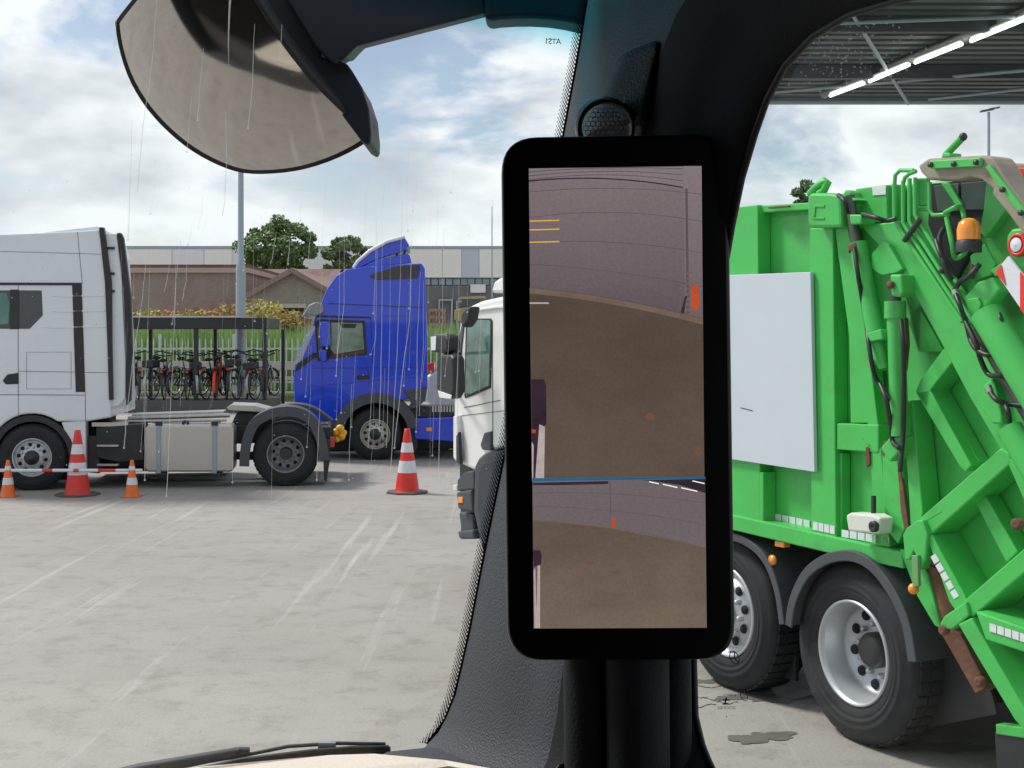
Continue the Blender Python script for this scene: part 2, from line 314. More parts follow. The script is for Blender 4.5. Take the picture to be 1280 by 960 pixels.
def buildings():
    Y = 92.0
    t = thing('brick_building', 'long low old brick building with reddish roof edge behind the bike shelter', 'building', (P(220, 430, Y).x, Y, 0))
    x0, x1 = P(60, 0, Y).x, P(308, 0, Y).x; zt = P(0, 341, Y).z
    MB().box(x0, x1, Y, Y+14, 0, zt).build('wall', BR, t)
    MB().box(x0-.2, x1+.2, Y-.25, Y+14.3, zt, zt+.35).build('cornice', mat('cornice', (.42, .32, .30), .8), t)
    MB().box(x0, x1, Y+.4, Y+13.6, zt+.35, zt+.62).build('roof', mat('roof_felt', (.16, .085, .07), .9, var=.3), t)
    t = thing('gabled_house', 'brown brick house with shallow tiled gable and dark doorway left of the blue cab', 'house', (P(365, 430, Y).x, Y-4, 0))
    Yg = Y-4
    xa, xm, xb = P(308, 0, Yg).x, P(366, 0, Yg).x, P(424, 0, Yg).x
    ze, zr = P(0, 374, Yg).z, P(0, 342, Yg).z
    MB().prism([(xa, Yg, 0), (xb, Yg, 0), (xb, Yg, ze), (xm, Yg, zr), (xa, Yg, ze)], (0, 14, 0)).build('wall', GAB, t)
    sl = Vector((xm-xa, 0, zr-ze)).normalized(); nn = Vector((-sl.z, 0, sl.x))
    for sg, xe in ((1, xa), (-1, xb)):
        a = Vector((xe-sg*.7, Yg-.5, ze-.42)); c = Vector((xm, Yg-.5, zr+.02)); up = Vector((0, 0, .38))
        MB().prism([a, c, c+up, a+up], (0, 15, 0)).build('roof_slope', TILE, t)
    dx = P(366, 0, Yg).x
    MB().box(dx-.75, dx+.75, Yg-.06, Yg+.1, 0, P(0, 385, Yg).z).build('door', M['dark'], t)
    MB().box(dx-.95, dx+.95, Yg-.09, Yg+.05, P(0, 385, Yg).z+.005, P(0, 385, Yg).z+.3).build('lintel', M['concrete'], t)
    # second roof behind
    t = thing('tiled_barn', 'red tiled barn roof rising behind the gabled brick house', 'barn', (P(370, 430, 100).x, 100, 0))
    Yb = 104
    xa, xb = P(306, 0, Yb).x, P(470, 0, Yb).x
    zl, zh = P(0, 385, Yb).z, P(0, 333, Yb).z
    MB().box(xa, xb, Yb, Yb+8, 0, zl).build('wall', BR, t)
    MB().prism([(xa, Yb-.4, zl), (xa, Yb+4, zh), (xa, Yb+8.4, zl)], (xb-xa, 0, 0)).build('roof', TILE, t)
    # industrial hall
    Y = 135.0; t = thing('industrial_hall', 'large pale grey flat roofed hall with strip windows above dark base', 'warehouse', (P(400, 430, Y).x, Y, 0))
    x0, x1 = P(60, 0, Y).x, P(760, 0, Y).x; zt = P(0, 311, Y).z; zm = P(0, 347, Y).z; zw = P(0, 357, Y).z
    MB().box(x0, x1, Y+.3, Y+40, 0, zw).build('lower_wall', M['cladd'], t)
    MB().box(x0, x1, Y+1.0, Y+40, zw, zm).build('window_recess', M['glassd'], t)
    MB().box(x0, x1, Y+.1, Y+40, zm, zt, 0).build('wall', M['cladl'], t)
    MB().box(x0-.1, x1+.1, Y-.05, Y+40.1, zt, zt+.3).build('roof_edge', M['galv'], t)
    a = [(0, 158, M['cladl']), (158, 215, M['cladw']), (215, 255, M['cladl']), (255, 290, M['cladw']), (508, 553, M['cladw']), (553, 577, M['cladw']), (577, 599, M['cladb']), (599, 680, M['cladw'])]
    for p0, p1, mm in a:
        MB().box(P(p0, 0, Y).x+.03, P(p1, 0, Y).x-.03, Y, Y+.08, zm+.02, zt-.02).build('wall_panel', mm, t)
    gl = mat('hall_window_glass', (.20, .30, .36), .15, var=.5, scale=.7)
    for i in range(17):
        xx = P(530+i*9.2, 0, Y).x; MB().box(xx, xx+.64, Y+.4, Y+.5, zw+.1, zm-.1).build('window', gl, t)
    MB().box(P(588, 0, Y).x, P(607, 0, Y).x, Y-.05, Y+.15, P(0, 366, Y).z, P(0, 355.5, Y).z).build('sign_board', M['refl'], t, bevel=.05)
    for p0, p1, y0 in ((548, 566, 376), (570, 596, 378)):
        f = MB()
        xA, xB, zz = P(p0, 0, Y).x, P(p1, 0, Y).x, P(0, y0, Y).z
        f.box(xA, xA+.18, Y-.1, Y+.2, 0, zz); f.box(xB-.18, xB, Y-.1, Y+.2, 0, zz); f.box(xA, xB, Y-.1, Y+.2, zz, zz+.18)
        f.build('door_frame', M['galv'], t)
buildings()

def stuff_row():
    # pallet stacks and rubble in front of the hall, seen between blue cab and white cab
    Y = 88
    wood = mat('pallet_wood', (.34, .21, .15), .85, var=.3)
    t = thing('pallet_stack', 'reddish brown stack of crates standing right behind the blue cab', 'pallet stack', (P(547, 0, Y).x, Y, 0))
    x0, x1 = P(536, 0, Y).x, P(556, 0, Y).x; zt = P(0, 385, Y).z
    n = 9
    for i in range(n):
        z = zt*i/n; b = MB(); b.box(x0, x1, Y, Y+1.2, z+.12*zt/n*4, z+zt/n*.92)
        for k in range(3): b.box(x0+(x1-x0)*k/2.3, x0+(x1-x0)*k/2.3+.12, Y+.01, Y+1.19, z, z+.12*zt/n*4)
        b.build('crate', wood, t)
    Y = 84
    t = thing('wheel_loader', 'tan yellow loader with cab parked before the dark hall wall', 'loader', (P(585, 0, Y).x, Y, 0))
    q = lambda px, py: P(px, py, Y)
    MB().prism([q(568, 400), q(568, 388), q(580, 384), q(618, 384), q(626, 392), q(626, 404)], (0, 2.2, 0)).build('body', mat('loader_tan', (.42, .30, .14), .6), t, bevel=.05)
    MB().prism([q(574, 384), q(578, 374), q(602, 372), q(606, 384)], (0, 1.8, 0)).build('cab', M['glassd'], t, bevel=.04)
    MB().prism([q(572, 374), q(576, 371), q(606, 370), q(606, 373)], (0, 1.9, 0)).build('roof', mat('loader_roof', (.45, .36, .2), .6), t)
    for px in (575, 612):
        c = q(px, 405); c.z = .75; MB().lathe([(.05, -.2), (.7, -.2), (.75, -.1), (.75, .25), (.05, .3)], c, (0, 1, 0), 24).build('wheel', M['tyre'], t)
stuff_row()

# ------------------------------------------------------------------ vegetation
def leaves(mb, c, r, n, size, rz=1.0, ry=1.0, m=0):
    for _ in range(n):
        while True:
            d = Vector((random.uniform(-1, 1), random.uniform(-1, 1), random.uniform(-1, 1)))
            if .1 < d.length < 1: break
        d = d*(d.length**-.35)
        p = Vector((c[0]+d.x*r, c[1]+d.y*r*ry, c[2]+d.z*r*rz))
        a = Vector((random.gauss(0, 1), random.gauss(0, 1), random.gauss(0, 1))).normalized()*size*random.uniform(.6, 1.3)
        b = a.orthogonal().normalized()*a.length*.6
        mb.add([p-a, p-b, p+a, p+b], [(0, 1, 2, 3)], m)
def tree(name, label, Y, cx, top, bot, halfw, mm, n=60, seed=1, leafn=85, size=.32):
    random.seed(seed)
    b0 = P(cx, 0, Y); b0.z = 0
    t = thing(name, label, 'tree', b0, group='trees beyond the yard')
    zt, zb = P(0, top, Y).z, P(0, bot, Y).z; r = halfw/F*Y; zc = (zt+zb)/2
    tr = MB(); tr.tube([b0, b0+Vector((.1, 0, zb*.6)), b0+Vector((-.1, 0, zc))], [.45, .32, .15], 10)
    for i in range(9):
        q = i*2.4; e = b0+Vector((math.cos(q)*r*.7, math.sin(q)*r*.5, zc+random.uniform(-.2, .6)*(zt-zc)))
        tr.tube([b0+Vector((0, 0, zb*.55+i*.15)), (b0+e)/2+Vector((0, 0, zb*.35+.4)), e], [.16, .1, .03], 6)
    tr.build('trunk', M['bark'], t)
    cr = MB()
    for i in range(n):
        a = random.uniform(0, 2*math.pi); k = math.sqrt(random.random()); hz = random.uniform(-1, 1)
        w = math.sqrt(max(.05, 1-hz*hz))
        c = (b0.x+math.cos(a)*k*r*w*.88, b0.y+math.sin(a)*k*r*w*.7, zc+hz*(zt-zc)*random.uniform(.78, .98))
        leaves(cr, c, r*random.uniform(.09, .23), leafn, size, .8)
    cr.build('crown', mm, t)
tree('broadleaf_tree', 'tallest round green tree beside the lamp post above the brick roof', 120, 350, 272, 345, 58, M['leaf'], 78, 3, 130, .21)
tree('broadleaf_tree', 'smaller olive green tree between the round tree and blue cab spoiler', 118, 433, 295, 345, 36, M['leaf2'], 46, 5, 130, .2)
tree('broadleaf_tree', 'small dark treetop peeking over the green refuse truck body', 90, 1008, 222, 300, 26, M['leaf2'], 34, 9, 70, .22)
def reeds():
    random.seed(11)
    mb = MB()
    for i in range(26000):
        x = random.uniform(-24, 3); y = random.uniform(49, 56); h = random.uniform(2.0, 3.15)+.2*math.sin(x*.9)+.15*math.sin(x*2.3)
        dx = random.uniform(-.25, .25); w = random.uniform(.015, .035)
        mb.add([(x-w, y, 0), (x+w, y, 0), (x+dx*.5+w*.8, y, h*.6), (x+dx, y+random.uniform(-.1, .1), h)], [(0, 1, 2, 3)])
    tag(mb.build('reed_bed', mat('reed_green', (.27, .42, .13), .7, var=.5, scale=.8)), 'dense tall green reeds growing behind the picket fence', 'reeds', kind='stuff')
    mb = MB()
    for i in range(60):
        x = random.uniform(-27, -9); b = .5+.6*math.exp(-((x+15.2)/1.4)**2)
        leaves(mb, (x, 75+random.uniform(-1, 1), 2.8+b+.3*random.random()), .55+b*.5, 60, .13, .6, m=0 if random.random() < .6 else 1)
        leaves(mb, (x, 75, 1.6), 1.0, 40, .16)
    tag(mb.build('bramble_bank', [mat('bramble_yellow', (.42, .38, .09), .8, var=.5, scale=1.2), mat('bramble_rust', (.38, .2, .09), .8, var=.5)]), 'bank of yellowing brambles along the foot of the brick wall', 'brambles', kind='stuff')
    mb = MB(); random.seed(3)
    for i in range(5000):
        x = random.uniform(-14, -4); y = random.uniform(46.0, 47); h = random.uniform(.1, .35)
        mb.add([(x-.02, y, 0), (x+.02, y, 0), (x+random.uniform(-.1, .1), y, h)], [(0, 1, 2)])
    tag(mb.build('verge_weeds', mat('weed_green', (.16, .22, .06), .8, var=.5)), 'short weeds along the concrete kerb under the fence', 'weeds', kind='stuff')
reeds()

def fence():
    Y = 47.6
    t = thing('picket_fence', 'pale grey steel picket fence running behind the bicycles and blue cab', 'fence', (-11, Y, 0))
    z0, zt = .35, 2.26; pk = MB(); x = -20.0
    while x < 4:
        pk.box(x-.026, x+.026, Y-.012, Y+.012, z0, zt-.06); pk.prism([(x-.026, Y-.012, zt-.06), (x+.026, Y-.012, zt-.06), (x, Y-.012, zt+.05)], (0, .024, 0)); x += .215
    pk.build('pickets', M['fence'], t)
    for z in (.62, 1.86): MB().box(-20, 4, Y+.014, Y+.06, z, z+.07).build('rail', M['fence'], t)
    x = -18.6
    while x < 4:
        MB().box(x-.05, x+.05, Y-.02, Y+.11, 0, zt+.18).build('post', M['fence'], t, bevel=.008); x += 2.75
    tag(MB().box(-20, 4, Y-1.2, Y-1.0, 0, .34).build('concrete_kerb', M['concrete'], bevel=.02), 'low concrete kerb wall along the foot of the picket fence', 'kerb wall')
    t = thing('roadside_barrier', 'pale horizontal plank barrier in front of the fence beside the shelter', 'barrier', (-9, 46, 0))
    for z in (.78, 1.15): MB().box(-19, -4, 46, 46.06, z, z+.30 if z > 1 else z+.12).build('board', M['concrete'], t, bevel=.01)
    for i in range(7): MB().box(-18+i*2.2, -17.88+i*2.2, 46.07, 46.16, 0, 1.45).build('post', M['fence'], t)
fence()

def lamppost():
    c = P(301, 0, 42); c.z = 0
    t = thing('lamp_post', 'tall grey steel lamp post rising behind the bicycle shelter', 'lamp post', c)
    MB().lathe([(.165, 0), (.155, 4.5), (.15, 4.62), (.10, 4.8), (.085, 9.4)], c, n=20).build('pole', M['galv'], t)
    MB().tube([c+Vector((0, 0, 9.3)), c+Vector((-.2, 0, 9.5)), c+Vector((-.9, 0, 9.55))], .04).build('arm', M['galv'], t)
    MB().box(c.x-1.6, c.x-.8, c.y-.14, c.y+.14, 9.5, 9.62).build('lamp_head', M['grey'], t, bevel=.03)
    Y = 75; c = P(1236, 0, Y); c.z = 0; zt = P(0, 140, Y).z
    t = thing('lamp_post', 'thin far lamp post with T shaped head above the refuse truck', 'lamp post', c)
    MB().lathe([(.14, 0), (.08, zt)], c, n=12).build('pole', M['galv'], t)
    MB().obox(c+Vector((-.1, 0, zt+.1)), (.38, 0, .07), (0, .15, 0), (0, 0, .05)).build('lamp_head', M['grey'], t)
    MB().obox(c+Vector((.32, 0, zt+.22)), (.3, 0, .05), (0, .12, 0), (0, 0, .04)).build('lamp_head', M['grey'], t)
    Y = 110; c = P(615, 0, Y); c.z = 0; zt = P(0, 258, Y).z
    tag(MB().lathe([(.10, 0), (.035, zt)], c, n=8).build('flag_pole', M['galv']), 'very thin bare pole above the hall roof next to the monitor', 'pole')
lamppost()

# ------------------------------------------------------------------ canopy
def canopy():
    x0, x1, y0, y1, z = 2.0, 13, 9.5, 17.2, 5.5
    t = thing('loading_canopy', 'dark corrugated steel canopy roof over the green refuse truck', 'canopy', (7, 13, 0))
    cm = mat('canopy_steel', (.10, .115, .12), .6, var=.3, scale=2)
    mb = MB(); n = 62
    for i in range(n):
        a = y0+(y1-y0)*i/n; b = a+(y1-y0)/n
        h = .05 if i % 2 else 0
        mb.box(x0, x1, a, b+.0, z+h, z+.12+h)
    mb.build('roof_sheet', cm, t)
    MB().box(x0-.05, x1, y1+.07, y1+.2, z-.03, z+.35).build('fascia', mat('fascia_steel', (.22, .25, .27), .5), t)
    MB().tube([(x0, y1+.03, z-.05), (x1, y1+.03, z-.05)], .045).build('gutter', M['galv'], t)
    for yy in (10.6, 12.9, 15.2): MB().box(x0, x1, yy-.04, yy+.04, z-.16, z-.003).build('purlin', M['grey'], t)
    a = Vector((4.05, 16.2, z-.15)); b = Vector((4.94, 12.35, z-.15)); d = (b-a); 
    MB().tube([a+Vector((.06, .3, .09))-d*.05, b+Vector((.06, 0, .09))+d*.9], .055, 6).build('beam', mat('beam_steel', (.28, .27, .25), .6), t)
    for k, (p, q) in enumerate((((2.4, 16.9), (6.5, 14.4)), ((2.2, 13.0), (9, 11.6)), ((5.5, 16.9), (9.5, 13.5)), ((3.2, 12.2), (5.2, 16.8)))):
        MB().tube([(p[0], p[1], z-.08), (q[0], q[1], z-.16)], .022, 6).build('brace', M['galv'], t)
    for px, py in ((12.8, 9.7), (12.8, 17.0)):
        MB().box(px-.09, px+.09, py-.09, py+.09, 0, z-.17).build('column', M['grey'], t, bevel=.01)
    em = mat('tube_light', (.8, .9, .85), .4, em=((.85, 1, .92), 3.0))
    zl = z-.17
    segs = [((1038, 119.5), (1079.5, 104)), ((1087, 101.5), (1136, 81)), ((1144, 78), (1202, 55)), ((1214, 51), (1283, 23))]
    labs = ['farthest and shortest fluorescent tube in the canopy lamp row', 'second fluorescent tube from the canopy edge in the row', 'third fluorescent tube from the canopy edge in the row', 'nearest and longest fluorescent tube under the canopy']
    for (p, q), lb in zip(segs, labs):
        def at(px, py):
            Y = (zl-H)*F/(HY-py); return Vector(((px-640)/F*Y, Y, zl))
        A, B = at(*p), at(*q)
        f = thing('fluorescent_lamp', lb, 'ceiling lamp', (A+B)/2, group='fluorescent lamps under the canopy')
        MB().rod(A, B, .022, 8).build('tube', em, f)
        up = Vector((0, 0, .045)); MB().rod(A+up, B+up, .02, 6).build('fitting', M['cladw'], f)
canopy()

# ------------------------------------------------------------------ wheels
def wheel(parent, c, ax, r=.5, width=.3, style='convex', rimmat=None, name='wheel', tread=True):
    """ax points outward (towards the viewer)"""
    rimmat = rimmat or M['rim']; ax = Vector(ax).normalized(); c = Vector(c)
    ty = MB(); k = r/.5; w = width
    ty.lathe([(.29*k, -.01), (.315*k, .012), (.33*k, .008), (.345*k, .018), (.348*k, .014), (.36*k, .024), (.378*k, .027), (.381*k, .023), (.40*k, .027), (.42*k, .026), (.424*k, .02), (.44*k, .02), (.446*k, .013), (.46*k, .012), (.488*k, -.012), (.5*k, -.035), (.5*k, -w+.03), (.48*k, -w), (.3*k, -w)], c, ax, 56)
    a = ax.orthogonal().normalized(); b = ax.cross(a)
    if tread:
        for j in range(44):
            q = 2*math.pi*j/44; rad = a*math.cos(q)+b*math.sin(q); tan = -a*math.sin(q)+b*math.cos(q)
            for w0, w1 in ((.03, .09), (.1, .19), (.2, w-.03)):
                ty.obox(c+rad*(.502*k)-ax*(w0+w1)/2, tan*.0265, rad*.007, ax*(w1-w0)/2*.94)
    wo = ty.build(name, M['tyre'], parent)
    rm = MB()
    if style == 'convex':
        rm.lathe([(.295*k, -.02), (.292*k, .006), (.275*k, .004), (.268*k, -.03), (.235*k, -.055), (.225*k, -.03), (.15*k, .0), (.12*k, .01), (.11*k, .01)], c, ax, 48)
        hub = MB().lathe([(.11*k, .0), (.11*k, .05), (.09*k, .075), (.055*k, .08), (.05*k, .095), (.0, .095)], c, ax, 24)
        nr, nh, hr, hh = .165*k, 0, .20*k, -.012
    else:
        rm.lathe([(.295*k, -.02), (.292*k, .008), (.278*k, .006), (.272*k, -.03), (.262*k, -.05), (.25*k, -.14), (.235*k, -.175), (.16*k, -.19), (.12*k, -.185), (.1*k, -.185)], c, ax, 56)
        hub = MB().lathe([(.10*k, -.19), (.10*k, -.13), (.085*k, -.11), (.05*k, -.1), (.0, -.1)], c, ax, 24)
        nr, nh, hr, hh = .145*k, -.18, .2*k, -.182
    hub.build('hub', M['blackm'], wo)
    for j in range(10):
        q = 2*math.pi*j/10; d = a*math.cos(q)+b*math.sin(q)
        rm.lathe([(.017, -.01), (.017, .02), (.012, .03), (0, .03)], c+d*nr+ax*nh, ax, 8)
        q += math.pi/10; d = a*math.cos(q)+b*math.sin(q)
        rm.lathe([(0, .014), (.026*k, .014), (.03*k, .002)], c+d*hr+ax*hh, ax, 14, m=1)
    rm.build('rim', [rimmat, M['dark']], wo)
    return wo

def ppoly(pl, pts, w, depth): # pixel polygon on plane -> prism
    return [pl.pt(x, y, w) for x, y in pts], pl.n*depth
def part(pl, name, mm, parent, pts, w=0, depth=.1, bevel=.01, **k):
    return MB().prism(*ppoly(pl, pts, w, depth)).build(name, mm, parent, bevel=bevel, **k)
def ring(cx, cy, r, a0, a1, n=14, ry=None):
    ry = ry or r
    return [(cx+r*math.cos(R(a0+(a1-a0)*i/n)), cy-ry*math.sin(R(a0+(a1-a0)*i/n))) for i in range(n+1)]
def fender(pl, name, mm, parent, pts, w, width, th=.035, lip=.05):
    """sweep a curved mudguard along pixel points; width goes away from the viewer"""
    fine = []
    for i in range(len(pts)-1):
        p0, p1, p2, p3 = [Vector(pts[min(max(i+j, 0), len(pts)-1)]) for j in (-1, 0, 1, 2)]
        for q in range(4):
            s = q/4; fine.append(.5*((2*p1)+(p2-p0)*s+(2*p0-5*p1+4*p2-p3)*s*s+(3*p1-p0-3*p2+p3)*s**3))
    fine.append(Vector(pts[-1])); pts = fine
    ps = [pl.pt(x, y, w) for x, y in pts]; mb = MB(); up = []
    for i, p in enumerate(ps):
        t = (ps[min(i+1, len(ps)-1)]-ps[max(i-1, 0)]).normalized(); nn = t.cross(pl.n).normalized()
        if nn.z < 0 and abs(nn.z) > .2: nn = -nn
        up.append(nn)
    for i in range(1, len(up)):
        if up[i].dot(up[i-1]) < 0: up[i] = -up[i]
    prof = [(0, 0), (.0, -lip), (.012, -lip), (.012, -th), (width, -th), (width, 0)]
    k = len(prof); v = [p+pl.n*a+u*b for p, u in zip(ps, up) for a, b in prof]
    f = [[i*k+j, i*k+(j+1) % k, (i+1)*k+(j+1) % k, (i+1)*k+j] for i in range(len(ps)-1) for j in range(k)]
    f += [list(range(k)), [(len(ps)-1)*k+j for j in range(k)][::-1]]
    mb.add(v, f); return mb.build(name, mm, parent, bevel=.006)

# ------------------------------------------------------------------ white tractor unit (left)
def white_truck():
    c = P(40, 0, 19.0); pl = Plane(c.x, 19.0, 8)
    t = thing('tractor_unit', 'white sleeper cab tractor unit with silver fuel tank at left', 'truck', (c.x, 19.0, 0))
    body = [(-100, 575), (-100, 350), (-70, 305), (-20, 294), (0, 293), (50, 291), (97, 289), (124, 287), (131, 310), (137, 420), (139, 522), (107, 527)]+ring(40, 573, 56, 55, 175, 12)+[(-20, 578)]
    part(pl, 'cab', M['white'], t, body, 0, 2.4, .03)
    part(pl, 'roof_deflector', M['white'], t, [(52, 291.5), (58, 290), (90, 286.5), (122, 283), (124, 291)], .25, 1.9, .02)
    # soft pressed ribs and seams
    for y, x0, x1 in ((370, 64, 130), (389, 64, 131), (409, 52, 133)):
        part(pl, 'pressed_rib', M['white'], t, [(x0, y), (x0+10, y-1.6), (x1, y-2.2), (x1, y+.6), (x0+12, y+1.6)], -.012, .02, .008)
    seam = MB()
    for pts in ([(23, 355), (22.4, 355), (22.6, 525), (23.2, 525)], [(97, 290), (96.4, 290), (102.5, 354), (103.1, 354)], [(0, 314), (0, 314.5), (128, 318), (128, 317.5)], [(0, 493), (0, 493.8), (106, 494.3), (106, 493.5)], [(107, 490), (106.4, 490), (106.6, 526), (107.2, 526)], [(24, 463.6), (24, 464.2), (135, 466.2), (135, 465.6)], [(33, 440), (89, 440), (89, 440.4), (33, 440.4)], [(33, 440), (33.4, 440), (33.4, 486), (33, 486)], [(88.6, 440), (89, 440), (89, 486), (88.6, 486)], [(33, 486), (89, 486), (89, 486.4), (33, 486.4)]):
        seam.prism(*ppoly(pl, pts, -.003, .01))
    seam.build('panel_seams', M['grey'], t)
    part(pl, 'drip_rail', M['black'], t, [(-90, 353), (102, 353.5), (102, 356.5), (-90, 356)], -.02, .05, .004)
    part(pl, 'side_stripe', M['black'], t, [(90, 355), (102, 355), (106.5, 490), (94.5, 490)], -.012, .03, .006)
    part(pl, 'side_window', M['glassd'], t, [(-60, 363), (12, 363), (12, 411), (-60, 411)], -.006, .02, .004)
    part(pl, 'side_window', M['glassd'], t, [(24, 363), (52, 363), (53.5, 394), (37, 411), (24, 411)], -.006, .02, .004)
    part(pl, 'window_pillar', M['blackm'], t, [(12.2, 362), (23.8, 362), (23.8, 411.5), (12.2, 411.5)], -.01, .03, .004)
    tint = mat('tinted_interior', (.10, .22, .2), .3, var=.5, scale=3)
    part(pl, 'curtain', tint, t, [(-40, 366), (8, 366), (12, 380), (10, 405), (-40, 408)], -.008, .002, 0)
    hd = part(pl, 'door_handle', M['black'], t, [(3, 476), (9, 468), (23, 466), (23, 480), (7, 480.5)], -.02, .03, .01)
    part(pl, 'door_panel', M['white'], t, [(-100, 358), (-61, 358), (-61, 415), (22, 415), (22, 490), (-100, 490)], -.004, .004, .004)
    # rear corner fairings
    part(pl, 'corner_trim', M['black'], t, [(123.5, 284), (129.5, 284), (139, 354), (139.5, 430), (141, 500), (136, 500), (134, 430), (131, 354)], -.03, .14, .01)
    part(pl, 'rear_fairing', M['white'], t, [(131, 292), (146, 292), (152, 340), (157, 455), (157, 498), (150, 507), (138, 510), (138, 430), (137, 354)], .06, .10, .02)
    part(pl, 'fairing_edge', M['black'], t, [(146, 291), (151, 291), (154, 297), (163, 370), (165, 440), (163, 500), (157.5, 507), (157.5, 440), (154, 360)], .04, .14, .01)
    for y in (310, 342, 364): part(pl, 'bracket', M['blackm'], t, [(133, y-1.5), (143, y-1.5), (143, y+1.5), (133, y+1.5)], .02, .05, .003)
    part(pl, 'lower_skirt', M['white'], t, [(77, 528), (107, 526), (107, 586), (93, 586), (88, 560)], .02, .25, .01)
    part(pl, 'wheel_arch', M['black'], t, ring(40, 573, 54, -5, 185, 18)+ring(40, 573, 46, 185, -5, 18), .012, .5, .004)
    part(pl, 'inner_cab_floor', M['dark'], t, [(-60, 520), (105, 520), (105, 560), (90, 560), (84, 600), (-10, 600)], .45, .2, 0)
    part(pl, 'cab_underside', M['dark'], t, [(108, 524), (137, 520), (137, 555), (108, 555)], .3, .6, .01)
    # chassis
    for w in (.8, 1.5): part(pl, 'chassis_rail', M['blackm'], t, [(60, 535), (410, 530), (412, 552), (60, 560)], w, .1, .006)
    for px in (130, 200, 300, 340, 395): part(pl, 'cross_member', M['blackm'], t, [(px, 538), (px+8, 538), (px+8, 555), (px, 555)], .9, .6, .004)
    part(pl, 'battery_box', M['black'], t, [(120, 534), (178, 530), (180, 575), (150, 578), (120, 572)], .1, .6, .012)
    part(pl, 'lower_step_box', M['blackm'], t, [(104, 545), (124, 545), (124, 592), (104, 590)], .15, .5, .01)
    for y in (556, 580): part(pl, 'step_tread', M['alu'], t, [(121, y), (148, y), (148, y+2.6), (121, y+2.6)], .06, .12, .004)
    # catwalk: open grating lying flat
    g = MB()
    for i in range(8):
        x = 118+i*5.2; A = pl.pt(x, 533, .12); 
        g.obox(A+pl.n*.35+Vector((0, 0, .03)), pl.d*.024, pl.n*.36, (0, 0, .018))
    a = pl.pt(115, 533, .12); b = pl.pt(160, 533, .12)
    g.obox((a+b)/2+Vector((0, 0, .03)), (b-a)/2, pl.n*.015, (0, 0, .03)); g.obox((a+b)/2+pl.n*.71+Vector((0, 0, .03)), (b-a)/2, pl.n*.015, (0, 0, .03))
    g.build('catwalk_grating', M['alu'], t)
    g = MB(); g.rod(pl.pt(160, 523, .75), pl.pt(287, 519, .75), .035); g.rod(pl.pt(160, 527, .55), pl.pt(283, 525, .55), .025)
    g.build('air_pipe', M['alu'], t)
    part(pl, 'deck_plate', M['alu'], t, [(165, 518), (280, 514), (280, 518), (165, 522)], .9, .5, .005)
    part(pl, 'added_far_tank', M['blackm'], t, [(120, 534), (285, 531), (285, 588), (120, 590)], 1.75, .6, .02)  # added black box on the far side, blocks light and view under the chassis
    part(pl, 'added_gearbox', M['blackm'], t, [(60, 540), (190, 540), (230, 560), (190, 584), (60, 590)], .95, .6, .03)  # added undercarriage fill, keeps the ground beneath dark
    part(pl, 'added_propshaft', M['blackm'], t, [(190, 562), (350, 566), (350, 576), (190, 572)], 1.2, .12, .01)  # belongs to the added undercarriage fill
    part(pl, 'axle_casing', M['blackm'], t, [(330, 556), (385, 556), (390, 590), (325, 590)], .75, .9, .03)
    # fuel tank with straps and cap
    cr = [(181, 536), (184, 531.5), (289, 531.5), (292.5, 536), (292.5, 586), (289, 590), (184, 590), (181, 586)]
    tk = part(pl, 'fuel_tank', M['alu'], t, cr, .03, .62, .06, seg=4)
    for px in (198, 268):
        part(pl, 'tank_strap', M['galv'], t, [(px-3, 530), (px+3, 530), (px+3, 592), (px-3, 592)], .012, .66, .006)
        part(pl, 'tank_bracket', M['black'], t, [(px-4, 590.5), (px+9, 590.5), (px+7, 595), (px-2, 595)], .05, .6, .004)
        part(pl, 'tank_strap_clamp', M['black'], t, [(px-4, 527), (px+4, 527), (px+4, 532), (px-4, 532)], .0, .12, .004)
    MB().lathe([(.055, 0), (.055, .05), (.03, .07), (0, .07)], pl.pt(232, 531, .25), (0, 0, 1), 16).build('tank_cap', M['black'], tk)
    # fifth wheel
    part(pl, 'fifth_wheel', M['alu'], t, [(283, 510), (288, 506), (318, 507), (345, 514), (345, 517), (320, 515), (286, 513)], .75, .9, .01)
    part(pl, 'fifth_wheel_bracket', M['blackm'], t, [(296, 516), (335, 517), (345, 532), (288, 532)], .9, .6, .01)
    # rear fenders near and far
    fp = [(299, 583), (300, 565), (304, 545), (313, 526), (330, 514), (352, 508.5), (374, 510), (392, 520), (402, 535), (408, 552), (412, 575)]
    fender(pl, 'rear_mudguard', M['grey'], t, fp, .0, .62, .03, .15)
    fender(pl, 'rear_mudguard', M['grey'], t, [(x, y) for x, y in [(322, 526), (338, 512), (362, 505), (385, 507), (402, 515), (416, 526)]], 1.85, .6, .03, .06)
    part(pl, 'mud_flap', M['black'], t, [(402, 550), (413, 550), (412, 578), (408, 603), (405, 600), (404, 570)], .05, .55, .004)
    part(pl, 'tail_light', M['redlens'], t, [(412, 547), (418, 547), (418, 559), (412, 559)], .2, .35, .008)
    y = MB()
    for x, yy, r in ((420, 540, .06), (425, 536, .07), (427, 545, .065), (421, 549, .05), (430, 541, .05)): y.sphere(pl.pt(x, yy, .7), r, 10)
    y.build('yellow_coupling', M['yellow'], t, bevel=0)
    part(pl, 'rear_cross_beam', M['blackm'], t, [(400, 534), (414, 534), (414, 552), (400, 552)], .3, 1.8, .01)
    def wc(px, w, rr=.49): q = pl.pt(px, 571, w); q.z = rr; return q
    wheel(t, wc(40, .03), -pl.n, .49, .3)
    wheel(t, wc(44, 2.4), pl.n, .49, .3)
    q = wc(357, .06); wheel(t, q, -pl.n, .49, .3, 'concave', M['rimd']); q2 = q+pl.n*.33; MB().lathe([(.3, 0), (.48, 0), (.49, -.03), (.49, -.26), (.3, -.28)], q2, -pl.n, 40).build('inner_twin_tyre', M['tyre'], t)
